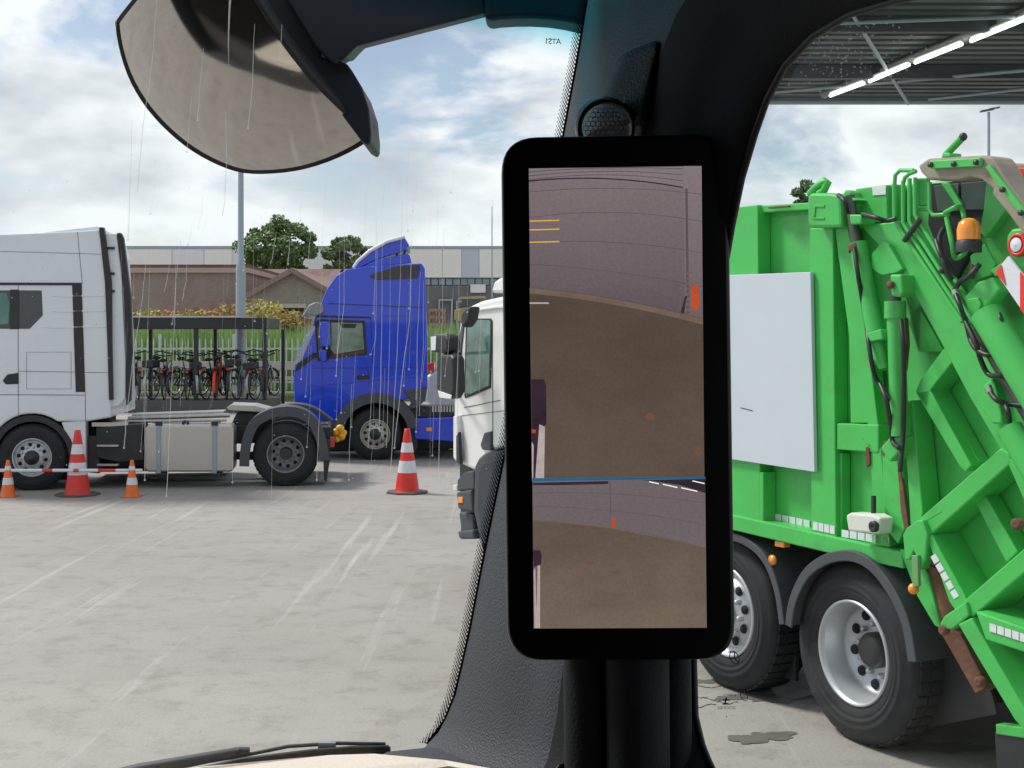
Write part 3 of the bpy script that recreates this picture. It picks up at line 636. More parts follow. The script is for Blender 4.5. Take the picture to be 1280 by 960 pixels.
    wheel(t, q+pl.n*2.3, pl.n, .49, .6, 'convex', M['rimd'])
    MB().rod(q, q+pl.n*2.2, .09).build('axle', M['blackm'], t); MB().rod(wc(40, .2), wc(44, 2.2), .07).build('axle', M['blackm'], t)
    # front bumper (left of the frame)
    part(pl, 'front_bumper', M['grey'], t, [(-100, 575), (-30, 575), (-18, 590), (-25, 600), (-100, 600)], .0, 2.4, .03)
white_truck()

# ------------------------------------------------------------------ blue tractor
def blue_truck():
    c = P(470, 0, 23.8); pl = Plane(c.x, 23.8, 4)
    t = thing('tractor_unit', 'shiny blue tractor unit with open roof spoiler facing left', 'truck', (c.x, 23.8, 0))
    body = [(368, 520), (367, 470), (369, 452), (378, 430), (391, 405), (399, 385), (408, 362), (420, 345), (432, 337), (455, 333), (527, 329), (531, 335), (533.5, 420), (534, 485), (530, 486)]+[(524, 497), (505, 500)]+ring(470, 545, 50, 60, 158, 10)+[(418, 528), (385, 526)]
    part(pl, 'cab', M['blue'], t, body, 0, 2.4, .05, seg=3)
    part(pl, 'roof_pod', M['glassd'] if False else mat('smoked_side_panel', (.05, .045, .05), .35), t, [(461, 345), (470, 341), (500, 332), (524, 331), (525, 335), (522, 348), (470, 350)], -.012, .05, .006)
    part(pl, 'roof_spoiler', M['blue'], t, [(441, 336), (446, 328), (462, 315), (484, 303), (506, 297), (512, 307), (508, 309), (510, 312), (502, 315), (470, 325), (450, 335)], .2, 2.0, .02)
    part(pl, 'roof_spoiler_side', M['blue'], t, [(452, 335), (470, 325), (508, 317), (512, 319), (515, 329), (490, 331)], .15, .1, .01)
    fr = MB(); fr.tube([pl.pt(442, 335, .17), pl.pt(447, 327, .17), pl.pt(462, 314, .17), pl.pt(484, 302, .17), pl.pt(506, 296, .17)], .035, 8); fr.build('spoiler_edge', M['white'], t)
    for x, y in ((497, 316), (507, 313)): MB().rod(pl.pt(x, y, .3), pl.pt(x-6, y+14, .3), .02).build('spoiler_stay', M['blackm'], t)
    part(pl, 'roof_marker', M['black'], t, [(424, 340), (428, 336), (433, 338), (430, 342)], .1, .1, .005)
    # windscreen strip, sun visor, side window
    sw = part(pl, 'windscreen', mat('bright_glass', (.35, .40, .42), .08, spec=.8), t, [(369, 455), (379, 431), (391, 407), (396, 408), (384, 434), (374, 458)], -.01, 2.42, .01)
    part(pl, 'scuttle_trim', M['black'], t, [(368, 465), (372, 454), (392, 441), (404, 440), (404, 446), (392, 448), (374, 462)], -.012, .04, .004)
    part(pl, 'sun_visor', mat('visor_grey', (.22, .23, .23), .25, var=.3, coat=.5), t, [(376, 397), (386, 381), (395, 377), (404, 380), (405, 391), (394, 396), (384, 394)], -.08, 2.55, .04, seg=3)
    part(pl, 'cab_gap', M['black'], t, [(396, 394), (463, 396), (463, 398), (396, 396.5)], -.012, .02, 0)
    # door window with view through: build as bright pane
    wf = part(pl, 'window_frame', M['black'], t, [(393, 402), (400, 399), (456, 401), (459, 443), (406, 449), (397, 452)], -.014, .03, .01)
    m = mat('cab_side_window', (.16, .24, .17), .08, var=.7, scale=6, spec=.8)
    part(pl, 'side_window', m, t, [(414, 403), (453, 404), (455, 437), (418, 443), (413, 436)], -.022, .02, .006)
    part(pl, 'quarter_window', M['glassd'], t, [(396, 410), (404, 403), (412, 403), (410, 440), (398, 448)], -.022, .02, .006)
    part(pl, 'sill_trim', mat('brown_trim', (.10, .04, .025), .5), t, [(413, 444), (455, 438), (456, 442), (412, 448)], -.026, .02, .003)
    part(pl, 'curtain_rail', M['black'], t, [(424, 404.5), (446, 405), (444, 410), (428, 410)], -.026, .01, .003)
    mr = part(pl, 'mirror', M['blue'], t, [(400, 402), (412, 402), (413, 432), (409, 435), (401, 433), (399, 415)], -.35, .16, .03, seg=3)
    part(pl, 'mirror', M['blue'], t, [(399, 437), (408, 437), (408, 450), (404, 454), (399, 448)], -.35, .14, .03, seg=3)
    MB().rod(pl.pt(404, 434, -.25), pl.pt(404, 442, .02), .02).build('mirror_arm', M['black'], t)
    seam = MB()
    for pts in ([(463, 396), (463.7, 396), (466, 455), (465.3, 455)], [(400, 398), (400.5, 398), (405, 520), (404.5, 520)], [(460, 455), (462, 480), (461.5, 480), (459.5, 455)], [(390, 460), (531, 459), (531, 459.6), (390, 460.6)], [(410, 379), (531, 384), (531, 385), (410, 380)],
                [(476, 395), (513, 395), (513, 395.4), (476, 395.4)], [(476, 441), (513, 441), (513, 441.4), (476, 441.4)], [(476, 395), (476.4, 395), (476.4, 441), (476, 441)], [(512.6, 395), (513, 395), (513, 441), (512.6, 441)]):
        seam.prism(*ppoly(pl, pts, -.004, .01))
    seam.build('panel_seams', mat('dark_blue_seam', (.004, .008, .10), .5), t)
    part(pl, 'lower_rib', M['blue'], t, [(385, 480), (455, 473), (530, 468), (530, 471), (455, 477), (385, 484)], -.015, .03, .01)
    part(pl, 'door_handle', M['black'], t, [(446, 469), (461, 469), (463, 474), (446, 475)], -.025, .04, .006)
    part(pl, 'rear_edge', M['blue'], t, [(525, 332), (531, 335), (534, 420), (534.5, 485), (528, 485), (528, 420)], -.03, .06, .01)
    part(pl, 'front_bumper', M['grey'], t, [(366, 520), (420, 524), (416, 545), (400, 552), (368, 548)], .0, 2.4, .04)
    fender(pl, 'front_mudguard', M['grey'], t, ring(470, 545, 54, 188, 12, 16)[0:17], -.04, .5, .05, .19)
    part(pl, 'mudguard_panel', M['grey'], t, [(504, 488), (534, 485), (532, 500), (521, 510), (508, 512), (514, 504)], -.03, .4, .02)
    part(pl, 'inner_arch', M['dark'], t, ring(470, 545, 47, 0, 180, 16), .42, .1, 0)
    part(pl, 'arch_rear', M['black'], t, [(507, 510), (522, 508), (522, 560), (512, 572), (508, 540)], .1, .4, .01)
    part(pl, 'side_skirt', M['blue'], t, [(518, 523), (600, 521), (600, 550), (582, 553), (518, 549)], .0, .4, .02)
    part(pl, 'chassis_deck', M['blackm'], t, [(518, 508), (600, 507), (600, 521), (518, 522)], .2, .7, .01)
    g = MB()
    for i in range(12): g.prism(*ppoly(pl, [(540+i*3.6, 508), (542+i*3.6, 508), (542+i*3.6, 515), (540+i*3.6, 515)], .18, .02))
    g.build('grating', M['alu'], t)
    part(pl, 'side_marker', M['amber'], t, [(533, 534.5), (540, 534.5), (540, 539), (533, 539)], -.012, .02, .004)
    part(pl, 'chassis_rail', M['blackm'], t, [(500, 530), (700, 528), (700, 545), (500, 548)], .9, .1, .005)
    part(pl, 'added_gearbox', M['blackm'], t, [(400, 525), (560, 525), (600, 540), (560, 562), (400, 565)], .9, .7, .03)  # added fill under the cab, darkens the ground below
    part(pl, 'added_far_tank', M['blackm'], t, [(515, 522), (640, 520), (640, 560), (515, 562)], 1.8, .55, .02)  # added far-side box that stops light passing under the truck
    def wc(px, w): q = pl.pt(px, 571, w); q.z = .48; return q
    w = wc(469, .02); wheel(t, w, -pl.n, .48, .3, 'convex', M['alu']); wheel(t, w+pl.n*2.38, pl.n, .48, .3)
    MB().rod(w+pl.n*.2, w+pl.n*2.1, .07).build('axle', M['blackm'], t)
    r = w+pl.d*3.6; wheel(t, r, -pl.n, .48, .3, 'concave'); wheel(t, r+pl.n*2.38, pl.n, .48, .3)
blue_truck()

# ------------------------------------------------------------------ parked car behind the blue truck
def car():
    Y = 31.0; pl = Plane(P(560, 0, Y).x, Y, 0)
    t = thing('parked_car', 'silver car seen between the blue tractor and the white cab', 'car', (P(570, 0, Y).x, Y, 0))
    si = mat('silver_paint', (.45, .47, .5), .3, coat=.5, metal=.3)
    part(pl, 'body', si, t, [(530, 500), (533, 470), (545, 462), (556, 445), (568, 437), (600, 434), (630, 437), (650, 455), (672, 460), (676, 500), (665, 512), (545, 512)], 0, 1.7, .08, seg=3)
    part(pl, 'side_window', M['glassd'], t, [(556, 459), (563, 447), (571, 441), (598, 439), (598, 459)], -.01, .03, .006)
    part(pl, 'side_window', M['glassd'], t, [(601, 459), (601, 439), (624, 441), (640, 458)], -.01, .03, .006)
    part(pl, 'number_plate', M['amber'], t, [(568, 474), (577, 474), (577, 481), (568, 481)], -.02, .02, .003)
    part(pl, 'tail_light', M['redlens'], t, [(533, 455), (543, 452), (543, 463), (534, 464)], -.03, .3, .02)
    for px in (560, 650):
        q = pl.pt(px, 510, .04); q.z = .33; wheel(t, q, -pl.n, .33, .2, tread=False)
    Y = 42; pl = Plane(P(560, 0, Y).x, Y, 0)
    t = thing('parked_car', 'white car roof far behind the silver car beside the reeds', 'car', (P(570, 0, Y).x, Y, 0))
    part(pl, 'body', M['cabwhite'], t, [(548, 500), (548, 455), (560, 442), (568, 437), (605, 436), (630, 450), (650, 456), (652, 500)], 0, 1.7, .08, seg=3)
    part(pl, 'side_window', M['glassd'], t, [(562, 452), (570, 441), (602, 440), (620, 452)], -.01, .03, .006)
    for px in (565, 635):
        q = pl.pt(px, 500, .04); q.z = .33; wheel(t, q, -pl.n, .33, .2, tread=False)
car()

# ------------------------------------------------------------------ bicycle shelter and bicycles
def shelter():
    Y = 39.5; x0, x1 = P(95, 0, Y).x, P(333, 0, Y).x; zt = P(0, 397, Y).z; zb = P(0, 411, Y).z
    t = thing('bicycle_shelter', 'black steel flat roofed bicycle shelter behind the white tractor unit', 'shelter', ((x0+x1)/2, Y, 0))
    k = mat('shelter_steel', (.014, .016, .022), .45)
    MB().box(x0, x1, Y, Y+2.2, zb, zt).build('roof', k, t, bevel=.02)
    MB().box(x0, P(300, 0, Y).x, Y-.02, Y+2.2, zt+.003, zt+.05).build('roof_trim', M['alu'], t)
    for px in (118, 162, 244, 330): 
        xx = P(px, 0, Y).x; MB().box(xx-.06, xx+.06, Y+.05, Y+.17, 0, zb-.003).build('post', k, t)
    for px in (120, 165, 250, 339):
        xx = P(px, 0, Y).x; MB().box(xx-.05, xx+.05, Y+2.0, Y+2.1, 0, zb-.003).build('post', k, t)
    MB().box(x0, x1, Y+2.02, Y+2.08, .95, 1.03).build('rail', k, t)
    MB().box(x0, x1, Y-.3, Y+2.5, .0, .36).build('floor_slab', mat('dark_paving', (.10, .095, .09), .8), t)
    rk = MB()
    for i in range(16):
        xx = x0+.4+i*(x1-x0-.6)/16; rk.tube([(xx, Y+1.1, .1), (xx, Y+1.15, .5), (xx+.06, Y+1.15, .5), (xx+.06, Y+1.1, .1)], .012, 6)
    rk.build('wheel_rack', M['galv'], t)
shelter()
def bicycle(acc, rack, light):
    t = thing('bicycle', 'x', 'bicycle', (0, 0, 0), group='bicycles parked in the shelter')
    fm = M['blackm']; ty = M['tyre']
    for y in (0, 1.08):
        w = MB(); 
        w.tube([(0, y+.335*math.cos(2*math.pi*i/28), .35+.335*math.sin(2*math.pi*i/28)) for i in range(29)], .018, 6, cap=False)
        wo = w.build('wheel', ty, t, local=True)
        s = MB(); 
        for i in range(12):
            q = math.pi*2*i/12; s.rod((0, y, .35), (0, y+.33*math.cos(q), .35+.33*math.sin(q)), .002, 3)
        s.tube([(0, y+.315*math.cos(2*math.pi*i/28), .35+.315*math.sin(2*math.pi*i/28)) for i in range(29)], .009, 5, cap=False)
        s.build('spokes', M['alu'], wo, local=True)
        f = MB(); 
        prev = None
        pts = [(y+.37*math.cos(R(a)), .35+.37*math.sin(R(a))) for a in range(-5 if y == 0 else 20, 215 if y == 0 else 185, 15)]
        for (a0, a1), (b0, b1) in zip(pts, pts[1:]): f.add([(-.03, a0, a1), (.03, a0, a1), (.03, b0, b1), (-.03, b0, b1)], [(0, 1, 2, 3)], 0, True)
        f.build('mudguard', acc if y == 0 else fm, t, local=True)
    fr = MB()
    for a, b in (((0, 0, .35), (0, .45, .3)), ((0, .45, .3), (0, .32, .88)), ((0, .45, .3), (0, .95, .78)), ((0, .38, .62), (0, .93, .88)), ((.04, 0, .35), (.04, .36, .72)), ((-.04, 0, .35), (-.04, .36, .72)), ((0, .90, 1.0), (0, .97, .72)), ((.05, .97, .72), (.05, 1.08, .35)), ((-.05, .97, .72), (-.05, 1.08, .35))):
        fr.rod(a, b, .019, 6)
    fr.build('frame', acc, t, local=True)
    MB().tube([(-.30, .72, 1.07), (-.24, .86, 1.09), (-.05, .92, 1.04), (.05, .92, 1.04), (.24, .86, 1.09), (.30, .72, 1.07)], .016, 6).build('handlebar', fm, t, local=True)
    MB().sphere((0, .24, .97), .13, 10, sx=.75, sy=1.05, sz=.35).build('saddle', M['black'], t, local=True)
    MB().rod((0, .32, .85), (0, .28, .95), .014, 6).build('seat_post', M['alu'], t, local=True)
    rk = MB(); rk.box(-.07, .07, -.22, .26, .745, .76); rk.rod((.06, 0, .35), (.07, -.1, .75), .008, 4); rk.rod((-.06, 0, .35), (-.07, -.1, .75), .008, 4)
    rk.build('rack', fm, t, local=True)
    if light: MB().box(-.035, .035, -.245, -.222, .69, .74).build('rear_lamp', mat('rear_lamp_red', (.8, .02, .02), .3), t, local=True, bevel=.006)
    if rack: MB().box(-.14, .14, -.2, .16, .765, .93).build('basket', M['black'], t, local=True, bevel=.02)
    c = MB(); c.lathe([(.09, -.01), (.09, .01)], (.05, .45, .3), (1, 0, 0), 14); c.rod((.07, .45, .3), (.09, .52, .16), .01, 5); c.rod((-.05, .45, .3), (-.09, .38, .44), .01, 5)
    c.build('crank', M['alu'], t, local=True)
    return t
redp = mat('bright_red_frame', (.72, .05, .02), .4)
silv = mat('silver_frame', (.35, .38, .38), .4, metal=.5)
bk = [bicycle(M['blackm'], False, True), bicycle(redp, False, False), bicycle(silv, True, False)]
Yb = 39.9
spots = [(172, 0, 22, 'dark bicycle leaning at the left end of the shelter'), (190, 2, -14, 'dark bicycle with basket parked second in the shelter row'), (205, 0, 8, 'black bicycle with the leftmost big red rear lamp'),
         (220, 0, -20, 'black bicycle right of the leftmost red lamp'), (234, 0, 6, 'black bicycle with red lamp just left of the middle shelter post'), (246, 2, 18, 'dark bicycle parked directly at the middle shelter post'),
         (258, 0, -10, 'dark bicycle between the middle post and the red bicycle'), (270, 1, 5, 'bright red forked bicycle in the middle of the shelter'), (283, 0, 15, 'dark bicycle right beside the bright red bicycle'),
         (296, 2, -8, 'grey bicycle parked in front of the lamp post'), (308, 0, 12, 'dark bicycle just right of the lamp post'), (319, 2, -16, 'silver grey bicycle second from the right shelter post'), (331, 0, 4, 'black bicycle at the right end post of the shelter')]
used = set()
for px, k, a, lb in spots:
    loc = (P(px, 0, Yb).x, Yb+.05*(px % 3), .36)
    if k not in used: used.add(k); bk[k].location = loc; bk[k].scale = (1.33,)*3; bk[k].rotation_euler = (R(3), 0, R(a)); bk[k]['label'] = lb
    else: o = dup(bk[k], loc, R(a), lb); o.scale = (random.uniform(1.24, 1.4),)*3; o.rotation_euler = (R(3), R(random.uniform(-7, 7)), R(a))

# ------------------------------------------------------------------ traffic cones and barrier
def cone(name, loc, h, label, group, orange=False, bands=((.28, .48), (.62, .78))):
    t = thing(name, label, 'traffic cone', loc, group=group); c = Vector((0, 0, 0))
    r0 = h*.19; r1 = h*.045
    bm_ = M['orange'] if orange else M['rubber']
    n = 8 if not orange else 4; br = h*.34
    pts = [(br*math.cos(2*math.pi*(i+.5)/n), br*math.sin(2*math.pi*(i+.5)/n), 0) for i in range(n)]
    MB().prism(pts, (0, 0, h*.03)).build('base', bm_, t, local=True, bevel=.006)
    rad = lambda k: r0+(r1-r0)*k
    MB().lathe([(rad(0)*1.08, h*.03), (rad(.03), h*.06)]+[(rad(k/10), h*(.06+.94*k/10)) for k in range(1, 11)]+[(r1*.8, h*1.01), (0, h*1.01)], c, n=32).build('body', M['orange'] if orange else M['red'], t, local=True)
    for a, b in bands:
        z = lambda k: h*(.06+.94*k)
        MB().lathe([(rad(a)+.003, z(a)), (rad(b)+.003, z(b))], c, n=32).build('reflective_band', M['refl'], t, local=True)
    return t
def gl(px, py): Y = H*F/(py-HY); return Vector(((px-640)/F*Y, Y, 0))
cone('traffic_cone', gl(97, 619), .93, 'large red and white cone standing in front of the left front wheel', 'large red cones')
cone('traffic_cone', gl(509, 616), .93, 'large red and white cone standing alone before the blue truck wheel', 'large red cones')
s1 = cone('small_cone', gl(10, 621), .52, 'small orange cone at the left frame edge holding the barrier bar', 'small orange cones', True, ((.3, .5), (.72, .84)))
dup(s1, gl(165, 621), 0, 'small orange cone under the right end of the barrier bar')
def bar():
    Yc = gl(165, 621).y-.0; z = P(0, 588, Yc).z; y = gl(97, 619).y-.17
    t = thing('barrier_bar', 'red and white striped bar resting across the cones', 'barrier bar', P(90, 588, y))
    x = -3; n = [(-3, 20, 1), (20, 53, 1), (53, 66, 0), (66, 92, 1), (92, 99, 0), (99, 123, 1), (123, 145, 0), (145, 178, 1)]
    for a, b, w in n: MB().rod(P(a+.05, 588, y), P(b-.05, 588, y), .024, 12).build('bar_section', M['refl'] if w else M['red'], t)
bar()

# ------------------------------------------------------------------ green refuse truck
def green_truck():
    pl = Plane(1.876, 7.11, -63); n = pl.n
    t = thing('refuse_truck', 'bright green rear loading refuse truck with white cab behind the monitor', 'garbage truck', (1.9, 7.1, 0))
    G, GD = M['green'], M['greend']
    pr = lambda name, mm, pts, w=0, d=.1, bevel=.006, par=None, **k: part(pl, name, mm, par or t, pts, w, d, bevel, **k)
    # hopper body hull
    pr('body', G, [(700, 300), (1045, 250), (1060, 285), (1095, 560), (1128, 690), (1128, 700), (920, 652), (700, 580)], .10, 2.25, .01)
    pr('front_post', G, [(890, 262), (947, 256), (950, 655), (890, 640)], .0, .098)
    pr('top_rail', G, [(950, 257), (1012, 253), (1012, 259), (1012, 262), (950, 266)], .03, .07)
    pr('top_rail_inner', GD, [(949, 266), (1012, 262), (1012, 268), (949, 272)], .095, .06)
    # curved pressing inside the pocket
    pr('rear_post', G, [(1012, 285), (1041, 285), (1045, 678), (1014, 671)], .0, .098)
    pr('slanted_post', G, [(1043, 285), (1060, 285), (1084, 420), (1101, 560), (1086, 560), (1084, 529), (1063, 529), (1061, 420)], .015, .083)
    pr('lower_post', G, [(1087, 566), (1101, 560), (1112, 684), (1094, 683)], .01, .085)
    pr('pocket_gusset', G, [(1046, 566), (1052, 566), (1052, 672), (1046, 672)], .03, .065)
    pr('cross_bar', G, [(1046, 529), (1098, 531), (1098, 566), (1046, 562)], .005, .09)
    pr('lower_left_post', G, [(949, 590), (954, 590), (954, 655), (949, 654)], .0, .098)
    pr('sill_beam', G, [(880, 638), (922, 645), (1046, 672), (1127, 690), (1129, 711), (1046, 694), (921, 664), (880, 656)], -.02, .14, .008)
    pr('side_board', M['white'] if False else mat('white_board', (.55, .60, .67), .45, var=.03), [(880, 345), (1013, 340), (1018, 590), (880, 569)], -.03, .025, .003)
    # reflective tape in short blocks
    tp = MB()
    def tape(x0, y0, x1, y1, h, k, w=-.024):
        for i in range(k):
            a = i/k; b = (i+.86)/k; X0, X1 = x0+(x1-x0)*a, x0+(x1-x0)*b; Y0, Y1 = y0+(y1-y0)*a, y0+(y1-y0)*b
            tp.prism(*ppoly(pl, [(X0, Y0), (X1, Y1), (X1, Y1+h), (X0, Y0+h)], w, .003))
    tape(922, 630, 951, 637, 9, 5, .094); tape(960, 640, 1013, 651, 10, 6, .094); tape(1016, 652, 1044, 658, 10, 4, -.004); tape(1052, 662, 1112, 672, 9, 6, .010)
    tape(1237, 779, 1284, 794, 10, 5, -.165)
    tp.build('reflective_tape', M['refl'], t)
    # service box on the flank
    bx = pr('work_lamp', mat('lamp_white', (.66, .67, .62), .4, dirt=.4, dirtcol=(.3, .28, .22)), [(1057, 644), (1062, 641), (1090, 643), (1100, 648), (1098, 668), (1060, 664)], -.12, .1, .012)
    MB().lathe([(.03, 0), (.03, .02), (.02, .025), (0, .01)], pl.pt(1094, 658, -.122), -n, 16).build('lens', M['blackm'], bx)
    MB().tube([pl.pt(1092, 645, -.06), pl.pt(1092, 620, -.04)], .014).build('cable_gland', M['black'], bx)
    # tailgate hull
    pr('tailgate', G, [(1058, 262), (1070, 240), (1119, 233), (1150, 228), (1235, 222), (1345, 300), (1345, 1000), (1270, 900), (1205, 795), (1128, 700), (1100, 560)], .13, 2.1, .01)
    pr('tailgate_head', G, [(1069, 236), (1108, 231), (1109, 277), (1085, 279), (1070, 262)], .0, .12)
    pr('data_plate', M['refl'], [(1090, 234), (1107, 232.5), (1107, 243), (1091, 244.5)], -.006, .004, .001)
    pr('vertical_stiffener', GD, [(1109, 231), (1117, 230), (1118, 276), (1109, 276)], .03, .09)
    b0 = pr('hinge_box', G, [(1009, 246), (1013, 241), (1036, 241), (1050, 243), (1052, 284), (1013, 285), (1009, 280)], -.10, .2, .018)
    pr('pressed_handle', GD, [(1015, 258), (1017, 256), (1030, 256), (1030, 259), (1019, 259), (1018, 271), (1015, 271)], -.106, .008, .002, par=b0)
    pr('pressed_handle', GD, [(1015, 272), (1030, 272), (1030, 274), (1015, 274)], -.106, .008, .002, par=b0)
    MB().tube([pl.pt(1012, 243, -.05), pl.pt(1020, 234, -.05), pl.pt(1031, 226, -.05), pl.pt(1035, 228, -.05), pl.pt(1030, 238, -.05), pl.pt(1024, 242, -.05)], .022, 8).build('lifting_eye', G, b0)
    pr('hinge_bracket', G, [(1052, 245), (1057, 237), (1062, 240), (1064, 246), (1070, 250), (1064, 253), (1060, 266), (1054, 260)], -.08, .12)
    pr('valve_block', G, [(1061, 268), (1075, 268), (1077, 272), (1076, 280), (1063, 281)], -.14, .1, .008)
    pr('hex_plate', G, [(1089, 318), (1103, 301), (1110, 305), (1128, 336), (1120, 341), (1103, 344), (1098, 342), (1089, 335)], -.06, .03, .004)
    # big diagonal beam and ribs
    pr('diagonal_beam', G, [(1076, 282), (1118, 277), (1160, 330), (1205, 400), (1240, 452), (1290, 530), (1290, 600), (1258, 575), (1212, 497), (1180, 436), (1130, 345)], -.03, .15, .008)
    pr('diagonal_beam_edge', GD, [(1118, 277), (1124, 276), (1172, 340), (1215, 405), (1252, 460), (1290, 520), (1290, 532), (1240, 454), (1205, 402), (1160, 332)], -.05, .03, .005)
    pr('frame_rib', G, [(1182, 432), (1191, 452), (1163, 487), (1159, 512), (1144, 490), (1150, 475)], -.02, .14)
    pr('frame_rib', G, [(1144, 490), (1162, 487), (1214, 582), (1207, 590), (1200, 584)], -.02, .14)
    pr('frame_rib_flange', G, [(1168, 492), (1173, 490), (1224, 578), (1219, 582)], .04, .08)
    pr('frame_rib', G, [(1127, 340), (1150, 378), (1135, 402), (1148, 440), (1180, 440), (1127, 345)], .08, .04)
    pr('post_rib', G, [(1126, 505), (1140, 500), (1153, 640), (1152, 650), (1138, 658), (1134, 590)], -.01, .13)
    pr('inner_post', G, [(1102, 560), (1118, 555), (1128, 590), (1131, 660), (1122, 680), (1106, 660)], .0, .12)
    pr('rust_seam', M['rust'], [(1121, 575), (1124, 575), (1133, 640), (1136, 662), (1131, 664), (1126, 640)], -.006, .02, .002)
    pr('upper_cross_beam', G, [(1149, 648), (1250, 560), (1262, 566), (1264, 579), (1163, 669)], -.06, .18, .008)
    pr('hopper_frame', G, [(1158, 672), (1164, 668), (1206, 745), (1212, 760), (1198, 770), (1186, 752)], -.07, .2, .008)
    pr('hopper_frame', G, [(1258, 576), (1266, 572), (1300, 640), (1300, 672)], -.06, .18)
    pr('hopper_rib', G, [(1218, 627), (1232, 620), (1272, 690), (1258, 704)], .02, .1)
    pr('lower_cross_beam', G, [(1204, 751), (1300, 668), (1300, 700), (1216, 771), (1206, 772)], -.10, .22, .008)
    pr('hinge_lug', G, [(1174, 780), (1180, 770), (1207, 752), (1211, 770), (1190, 787), (1180, 787)], -.12, .05, .008)
    pr('lower_edge_beam', G, [(1197, 780), (1214, 772), (1300, 920), (1300, 935), (1268, 900)], -.12, .22, .008)
    pr('bumper_ledge', G, [(1219, 764), (1300, 792), (1300, 822), (1232, 800)], -.16, .24, .008)
    pr('lower_plate', G, [(1124, 686), (1147, 690), (1160, 720), (1176, 786), (1168, 782), (1146, 745)], -.02, .12)
    pr('rust_strip', M['rust'], [(1154, 704), (1170, 710), (1192, 762), (1190, 786), (1200, 792), (1233, 856), (1228, 862), (1219, 867), (1174, 788), (1165, 740)], -.005, .10, .004)
    lt = MB()
    for i in range(5):
        x0, y0 = 1163+i*6.1, 696+i*11.0; lt.prism(*ppoly(pl, [(x0, y0), (x0+6, y0-4), (x0+11, y0+5), (x0+5, y0+9)], -.073, .003))
    lt.build('reflective_tape', M['refl'], t)
    pr('latch_plate', G, [(1128, 668), (1133, 660), (1146, 650), (1153, 650), (1159, 668), (1156, 700), (1150, 713), (1147, 700), (1142, 689), (1137, 700), (1131, 700)], -.09, .06, .008)
    hd = pr('latch_bar', M['galv'] if False else mat('pale_green_bar', (.14, .33, .12), .6, dirt=.6), [(1139, 694), (1147, 694), (1148, 733), (1141, 735)], -.11, .02, .004)
    MB().sphere(pl.pt(1142, 736, -.09), .03, 10).build('side_marker', M['amber'], t)
    for x, y, r in ((1275, 655, 5), (1228, 852, 4.5), (1183, 787, 4.5)):
        MB().lathe([(.045*r/8, 0), (.045*r/8, .03), (.02*r/8, .035), (0, .03)], pl.pt(x, y, -.10), -n, 18).build('pivot_pin', M['rust'], t)
    for q in ([(1129, 396), (1132, 398), (1134, 430), (1131, 462), (1128, 470)], [(1104, 552), (1108, 550), (1108, 560), (1105, 572), (1102, 566)], [(1213, 330), (1217, 334), (1214, 349), (1210, 344)], [(960, 259), (985, 257), (985, 259), (960, 261)], [(1224, 398), (1228, 404), (1226, 414), (1222, 408)], [(1082, 560), (1086, 556), (1087, 580), (1083, 584)]):
        pr('rust_stain', M['rust'], q, -.001, .02, 0)
    for a, b in (((1076, 548), (1094, 566)), ((1176, 640), (1150, 655)), ((1228, 578), (1244, 566)), ((925, 510), (941, 513))):
        pr('scratch', M['greend'] if a[0] > 1000 else M['grey'], [a, (a[0]+1, a[1]-.8), b, (b[0]-1, b[1]+.8)], -.062 if a[0] > 1000 else -.032, .002, 0)
    # flank cylinders
    def cyl(name, a, b, r, w, mm, w2=None):
        return MB().rod(pl.pt(a[0], a[1], w), pl.pt(b[0], b[1], w if w2 is None else w2), r, 18).build(name, mm, t, bevel=.004)
    cyl('piston_rod', (1062, 245), (1071, 306), .028, -.07, M['chrome']); c1 = cyl('lift_cylinder', (1073, 304), (1095, 415), .05, -.07, G)
    cyl('lift_cylinder', (1095, 413), (1103, 462), .042, -.07, G); pr('cylinder_collar', G, [(1083, 416), (1101, 411), (1103, 424), (1086, 428)], -.13, .12)
    MB().lathe([(.055, 0), (.055, .03)], pl.pt(1072, 306, -.07), pl.pt(1095, 415, -.07)-pl.pt(1072, 306, -.07), 18).build('cylinder_head', M['rust'], t)
    cyl('locking_cylinder', (1119, 382), (1125, 545), .046, -.07, G); cyl('piston_rod', (1119, 352), (1119, 384), .03, -.07, M['chrome'])
    MB().lathe([(.056, 0), (.056, .09)], pl.pt(1119, 398, -.07), (0, 0, 1), 18).build('cylinder_head', G, t)
    pr('cylinder_lug', G, [(1112, 343), (1126, 343), (1128, 366), (1124, 372), (1114, 370)], -.12, .1, .01)
    MB().lathe([(.02, 0), (.02, .02), (0, .02)], pl.pt(1115, 356, -.125), -n, 14).build('pivot_pin', M['rust'], t)
    pr('lower_lug', G, [(1113, 545), (1128, 545), (1124, 565), (1112, 578), (1100, 560)], -.09, .1, .01)
    # rigid pipes
    pp = MB()
    for i, (x, yt, yb) in enumerate(((1118, 229, 274), (1129, 226, 278), (1137, 223, 276), (1144, 222, 268))):
        ex, ey = x+85-i*2, yb+128
        pp.tube([pl.pt(x, yt, -.07), pl.pt(x, yb, -.07), pl.pt(x+5, yb+9, -.07), pl.pt(ex, ey, -.07)], .012, 8)
    pp.tube([pl.pt(1118, 232, -.07), pl.pt(1119, 219, -.07), pl.pt(1125, 213, -.07), pl.pt(1142, 213, -.07)], .011, 8)
    pp.tube([pl.pt(1129, 230, -.07), pl.pt(1131, 222, -.07), pl.pt(1137, 217, -.07), pl.pt(1145, 214, -.07)], .011, 8)
    pp.tube([pl.pt(1162, 228, -.09), pl.pt(1162, 262, -.09), pl.pt(1166, 269, -.09), pl.pt(1186, 268, -.09)], .011, 8)
    pp.build('hydraulic_pipes', M['green'], t)
